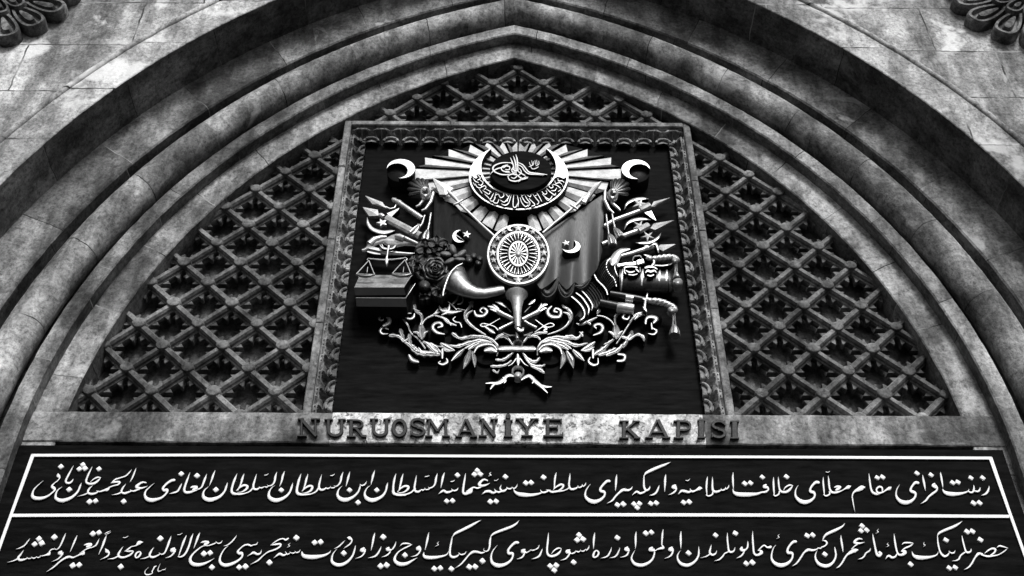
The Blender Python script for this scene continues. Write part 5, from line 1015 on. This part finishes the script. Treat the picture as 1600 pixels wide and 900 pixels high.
for s in ('580 402 12,600 440 13,640 480 13,662 510 13,672 540 10', '690 288 10,668 310 13,664 350 13,685 395 13,715 425 13,728 455 13,734 482 10', '728 328 8,722 350 10,732 385 10,745 412 8'):
    mb = MB(); mb.ribbon(pts('D', s), .68, .605, .006, PR); part(mb, 'banner_piping', M['silver'], fz)
bn = poly('D', '412 552,450 525,492 508,530 530,560 580,600 560,640 600,600 650,560 640,520 700,490 722,440 690,470 640', .655, YK, 'striped_banner', M['banner'], None, .02, 50)
for s in ('414 552 12,450 580 13,490 622 14,510 665 14,505 700 12,478 722 8', '452 530 12,490 560 13,520 600 14,540 640 14,535 680 8', '486 510 12,520 545 13,550 585 13,566 620 12,560 650 6'):
    mb = MB(); mb.ribbon(pts('D', s), .68, .630, .006, PR); part(mb, 'banner_stripe', M['silver'], bn)

o = bar('D', '690 538 52,760 550 54,850 566 54,935 582 50', .64, 'scabbard_sabre', M['drum'], None, 14)
bar('D', '800 568 62,826 572 64,852 576 62', .64, 'scabbard_ring', M['silver'], o, 14)
mb = MB()
for s in ('918 570 10,938 572 20,958 566 12', '940 575 22,936 605 20,932 638 22', '952 535 10,948 555 16,944 575 12', '922 628 10,936 642 20,946 660 10'): mb.ribbon(pts('D', s), .65, .60, .008, PR)
part(mb, 'sabre_guard', M['silver'], o)
twist('D', '952 584 34,1000 588 46,1050 596 48,1095 612 46,1130 630 44,1145 648 40', .61, 'sabre_grip', M['silver'], o)
c = px('D', 1124, 650); mb = MB(); mb.dome(c[0], c[1], 7, 5.2, .3, .61, .06, 16, 5, .04); part(mb, 'pommel', M['silver'], o)
bar('D', '1128 672 12,1134 715 12,1130 770 12', .60, 'sword_cord', M['cord'], o, 6); bar('D', '1142 672 10,1146 715 10,1152 770 10', .60, 'sword_cord', M['cord'], o, 6)
mb = MB(); mb.tube(pts('D', '1140 758 26,1142 780 52,1144 812 72,1144 830 76'), .61, 1, 30, 1, True, lambda i, a: .08*math.sin(a*10)); part(mb, 'tassel', M['cord'], o, 50)
o = bar('D', '620 600 60,690 616 64,742 628 68', .65, 'cannon', M['drum'], None, 16); mb = MB(); mb.tube(pts('D', '738 632 66,744 633 76,800 638 78,852 646 76,858 647 60'), .64, 1, 20); part(mb, 'cannon_muzzle', M['silver'], o)

# ---- horn, quiver and torches in the middle
mb = MB(); mb.tube(pts('E', '1236 52 176,1236 60 168,1238 78 128,1240 105 98,1241 150 76,1242 200 62,1244 260 52,1248 310 44'), .60, 1, 22); bug = part(mb, 'bugle', M['silver'], None, 60)
mb = MB(); mb.ribbon(pts('E', '1240 300 40,1255 326 30,1280 330 24,1288 314 16'), .66, .59, .01, PR); part(mb, 'bugle_hook', M['silver'], bug)
mb = MB(); mb.tube(pts('E', '1236 50 184,1236 44 180,1236 50 120'), .60, 1, 22); part(mb, 'bugle_mouth', M['bronze'], bug)
def quiver(k, body, feathers, nm='quiver'):
    o = bar(k, body, .655, nm, M['silver'], None, 10)
    for s in feathers:
        mb = MB(); mb.ribbon(pts(k, s), .69, .645, .006, PR); part(mb, 'feather', M['silver'], o)
    return o
quiver('E', '1085 180 40,1110 196 42,1135 208 36,1215 246 40', ['1015 142 14,1050 150 24,1085 172 16', '1030 165 10,1055 172 22,1090 188 14', '1075 110 10,1110 120 26,1150 150 12', '1050 128 10,1070 142 18,1095 162 12'])
quiver('F', '212 180 40,190 196 42,160 208 36,80 250 40', ['272 130 14,250 132 24,212 158 16', '268 158 10,250 160 22,205 188 14', '130 130 8,160 110 26,180 92 10', '230 122 10,225 142 18,205 165 12'])
o = bar('E', '1100 325 30,1130 308 26,1212 268 24', .66, 'torch', M['silver'], None, 10); bar('E', '1140 130 8,1192 188 8', .67, 'arrow_shaft', M['silver'], o, 6)
bar('E', '1130 350 8,1180 372 12,1225 370 14', .66, 'torch_tail', M['silver'], o, 6)
o = bar('F', '80 248 24,130 282 26,190 312 28', .66, 'torch', M['silver'], None, 10); bar('F', '98 190 8,150 135 8', .67, 'arrow_shaft', M['silver'], o, 6)
bar('F', '60 372 14,110 368 12,160 346 8', .66, 'torch_tail', M['silver'], o, 6)
bar('F', '40 335 26,42 372 30,42 395 26', .64, 'pin', M['silver'], None, 10)

# ---- scrollwork
SCROLLS = [
('E', 'scroll', '200 292 26,236 272 34,240 238 34,208 213 24,172 222 18,162 242 16,180 254 14,196 244 8'),
('E', 'acorn', '232 322 8,192 308 20,170 335 22,188 358 18,230 357 6'),
('E', 'stem', '238 158 14,262 195 28,330 220 26,385 290 14,410 350 12,470 402 14,520 470 14;252 205 8,275 212 22,300 205 10;290 222 8,312 228 20,338 214 8;268 180 8,300 190 22,325 198 8'),
('E', 'scroll', '437 202 10,430 228 22,400 242 20,368 225 18,382 200 14,410 198 8'),
('E', 'stem', '438 142 28,450 185 22,488 208 26,496 260 20,478 312 22;430 160 8,455 178 22,478 182 8'),
('E', 'stem', '495 290 10,530 240 14,590 210 22,622 168 12;600 215 14,660 235 16,700 270 24,762 292 12;640 222 8,690 250 24,722 290 10;588 205 8,612 196 24,632 190 8'),
('E', 'lily_bud', '490 308 46,494 345 66,496 385 34;432 345 12,462 350 24,476 378 14;540 340 12,520 352 24,512 380 14'),
('E', 'scroll', '668 360 12,612 348 28,580 312 28,596 280 26,635 273 26,654 296 24,624 308 14'),
('E', 'acanthus', '256 372 36,310 378 26,352 412 26,402 452 28,442 492 44,500 512 54,562 515 52,622 520 34;330 332 32,342 372 30,360 410 14;398 372 32,402 418 30,420 455 14;424 455 32,455 485 32;470 470 14,490 500 34,520 515 18;350 420 8,385 402 24;520 420 8,545 445 34,600 500 30'),
('E', 'drop', '398 530 26,418 562 38,458 576 30'),
('E', 'pendant', '655 486 24,655 542 20'),
('E', 'pendant_crescent', '688 552 10,694 578 24,660 598 22,626 586 14,640 572 8'),
('E', 'acanthus', '490 410 22,530 432 26,592 452 14,660 460 10;545 435 24,575 470 60,612 505 40;560 430 10,600 460 34,640 500 12'),
('E', 'leaf_bud', '650 438 26,690 465 56,748 488 12;655 470 8,690 490 26,740 490 8'),
('E', 'acanthus', '742 362 34,802 396 24,900 380 30,1002 386 24,1070 430 24,1092 480 20,1082 528 10;708 448 10,780 456 34,862 430 36,962 410 34,1042 432 16;832 472 10,902 440 34,972 418 30,1040 424 10;780 392 10,830 388 26,880 372 10;860 480 8,890 462 30,945 430 12'),
('E', 'scroll', '905 502 12,930 462 24,992 440 28,1052 448 18,1080 480 14;1000 486 40,1035 480 62,1062 490 40'),
('E', 'leaf', '822 480 16,778 522 44,728 568 8'), ('E', 'leaf', '872 490 20,850 560 54,820 630 6'), ('E', 'leaf', '892 502 20,905 560 38,910 616 6'),
('E', 'stem', '888 112 30,870 150 24,836 190 24,842 250 30,902 310 22,992 365 12;890 178 16,852 205 24,846 240 10;862 110 8,885 128 24,895 150 8'),
('E', 'scroll', '906 182 14,922 215 26,974 217 28,1004 182 28,974 154 22,950 176 16,966 192 10'),
('E', 'rope_bar', '1112 476 46,1180 474 44,1240 475 46,1300 475 44,1365 476 46'),
('E', 'ribbon_bow', '1105 238 8,1030 282 10,980 302 10,952 290 10,980 278 10,1060 300 10,1090 330 8;1010 320 20,1040 340 36,1060 350 16;985 300 14,1010 318 26'),
('E', 'acanthus', '1072 402 16,1110 380 28,1162 390 26,1204 445 12;1080 380 8,1120 365 22,1150 380 8'),
('E', 'acanthus', '1078 560 18,1130 562 30,1180 530 26,1208 505 12;1042 612 24,1100 612 26,1152 600 22,1195 568 12;1055 645 22,1085 662 16,1100 640 8'),
('E', 'finial', '1244 522 20,1248 560 44,1248 600 14;1232 552 14,1200 592 10,1172 608 6;1264 552 14,1296 592 10,1324 608 6'),
('E', 'sword_hilt', '780 34 18,772 85 16,742 120 16;700 108 6,730 130 12,765 168 10;810 60 8,818 95 12,800 122 12,772 126 6;770 160 8,830 172 8'),
('E', 'star_flower', '632 142 10,650 175 26,690 180 56,722 192 40,805 180 8;712 128 8,706 165 30,690 190 30;652 210 10,680 196 28'),
('E', 'ribbon_curl', '756 226 8,738 246 12,760 266 14,792 272 12,805 302 14'),
('F', 'scroll', '352 188 14,330 182 22,342 158 14,380 180 26,367 225 30,302 222 32,276 182 30,305 146 16'),
('F', 'stem', '398 140 20,450 180 28,462 230 30,430 290 22,370 332 16,280 362 8;400 190 8,440 205 26,448 240 10;398 150 8,430 160 22'),
('F', 'acanthus', '548 352 26,512 392 24,432 390 32,332 386 28,252 410 24,206 460 20,198 522 10;585 432 10,502 450 34,422 422 36,322 402 34,250 420 12;462 474 10,402 440 34,302 418 30,240 426 10;500 392 10,470 378 26,420 374 10;530 345 10,550 372 20;440 480 8,400 462 30,350 434 12'),
('F', 'scroll', '388 512 12,372 470 24,310 440 28,242 450 18,212 480 14;296 486 40,262 480 66,234 490 40'),
('F', 'leaf', '396 500 20,402 560 46,378 628 6'), ('F', 'leaf', '430 500 24,460 560 54,478 624 6'), ('F', 'leaf', '480 490 24,522 530 44,564 568 6'),
('F', 'leaf_bud', '542 488 10,600 462 54,645 425 16;550 490 8,600 488 26,640 462 8'),
('F', 'pendant', '633 488 26,633 542 20'), ('F', 'pendant_crescent', '672 550 8,670 592 16,632 602 24,598 576 20,608 546 14'),
('F', 'acanthus', '655 515 34,710 482 50,742 450 24,798 402 12;690 522 30,762 500 38,802 478 30;748 522 30,820 492 38,862 448 26;872 455 30,902 402 34,868 386 26;896 402 20,932 362 36,936 342 22;918 402 22,980 365 26,1022 382 30,1032 408 18;720 440 8,760 425 26,790 400 10'),
('F', 'drop', '832 518 18,880 528 26,872 565 26,828 570 20'),
('F', 'stem', '818 432 12,860 370 14,910 290 14,950 232 22,1042 178 12;960 245 10,1000 212 28,1040 212 8;950 215 8,985 202 24,1015 190 8'),
('F', 'lily_bud', '810 308 44,815 345 64,816 384 32;758 342 12,785 356 24,796 380 12;862 338 12,838 358 24,832 382 12'),
('F', 'stem', '810 292 14,803 240 18,828 198 24,858 192 10;800 225 8,815 210 22,842 205 8'),
('F', 'scroll', '878 206 16,866 232 22,902 244 18,918 216 10'),
('F', 'stem', '802 300 10,770 255 14,720 225 14,668 216 12;505 278 8,540 286 22,602 260 28,662 230 10;580 258 8,606 278 26,614 286 8;668 196 20,674 182 40'),
('F', 'scroll', '638 368 12,692 346 28,708 306 30,682 283 26,642 294 22,655 312 14'),
('F', 'scroll', '1044 275 18,1050 240 26,1086 226 30,1128 240 36,1112 266 26'), ('F', 'pendant', '1090 280 18,1094 316 16'),
('F', 'pendant_crescent', '1066 356 6,1108 362 20,1130 335 20,1100 315 12'),
('F', 'acanthus', '92 422 14,130 380 26,192 380 26,218 402 14;150 372 8,200 355 28,268 348 24'),
('F', 'acanthus', '86 510 14,130 560 28,182 577 30,212 550 20;100 540 12,150 600 24,222 612 24,256 600 14;150 612 12,220 642 34,248 662 20'),
('F', 'ribbon_bow', '185 250 8,260 302 10,310 302 10,328 287 10,290 276 10,210 322 10,180 345 8;240 300 14,268 318 30,250 330 12'),
]
for k, nm, s in SCROLLS:
    mb = MB()
    leafy = nm in ('acanthus', 'leaf', 'leaf_bud', 'lily_bud', 'stem')
    pr = ((-1, 0), (-.82, .55), (-.5, .95), (-.16, .8), (0, .3), (.16, .8), (.5, .95), (.82, .55), (1, 0)) if leafy else ((-1, 0), (-.8, .55), (-.45, .9), (0, 1), (.45, .9), (.8, .55), (1, 0))
    for i, st in enumerate(s.split(';')):
        P_ = pts(k, st)
        if nm == 'acanthus':      # notched edge
            P_ = [(a, b, c*(1.0 if (j+i) % 2 else 1.0)) for j, (a, b, c) in enumerate(smooth(P_, 4))]
            P_ = [(a, b, c*(1+.20*math.sin(j*1.9))) for j, (a, b, c) in enumerate(P_)]
            mb.ribbon(P_, YK, .672-.0006*i, .02, pr, 2, .42)
        else:
            mb.ribbon(P_, YK, .672-.0006*i-(.018 if nm in ('scroll', 'lily_bud', 'rope_bar', 'leaf') else 0), .02, pr, 5, .42)
    part(mb, nm, M['scroll'], None, 60)
# dark hollow discs behind the larger curls
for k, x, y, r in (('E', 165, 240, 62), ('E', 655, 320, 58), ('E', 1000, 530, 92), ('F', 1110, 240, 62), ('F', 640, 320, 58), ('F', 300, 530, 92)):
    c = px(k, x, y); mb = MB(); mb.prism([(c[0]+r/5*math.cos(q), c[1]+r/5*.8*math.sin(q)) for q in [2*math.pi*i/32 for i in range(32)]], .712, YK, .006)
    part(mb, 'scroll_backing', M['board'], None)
mb = MB(); c = px('E', 1246, 645); mb.ring(c[0], c[1], 10, 9.4, 7.6, 7, .665, .70, 32, .01); wr = part(mb, 'ring_wreath', M['gilt'], None, 60)
mb = MB(); c = px('E', 1247, 682); mb.dome(c[0], c[1], 6, 5.4, 0, .67, .05, 18, 5, .05); part(mb, 'ring_knot', M['gilt'], wr)
mb = MB(); c = px('E', 1246, 430); mb.ring(c[0], c[1], 8, 6.6, 6.2, 4.8, .66, .70, 32, .008); part(mb, 'ring_link', M['silver'], wr)
for k, s in (('E', '1222 690 14,1190 684 24,1160 690 26,1120 730 34,1080 746 28,1040 742 16,996 745 8;1070 745 22,1050 762 20,1032 788 8;1130 700 10,1150 722 18,1140 740 10'),
             ('F', '76 715 14,110 694 24,140 690 28,180 730 34,220 762 28,248 790 18,276 818 8;222 760 20,262 772 20,308 772 8;160 700 10,170 724 18,160 742 10')):
    mb = MB()
    for i, st in enumerate(s.split(';')): mb.ribbon(pts(k, st), YK, .675-.001*i, .012, PR, 5, .3)
    part(mb, 'ribbon_tail', M['gilt'], wr)
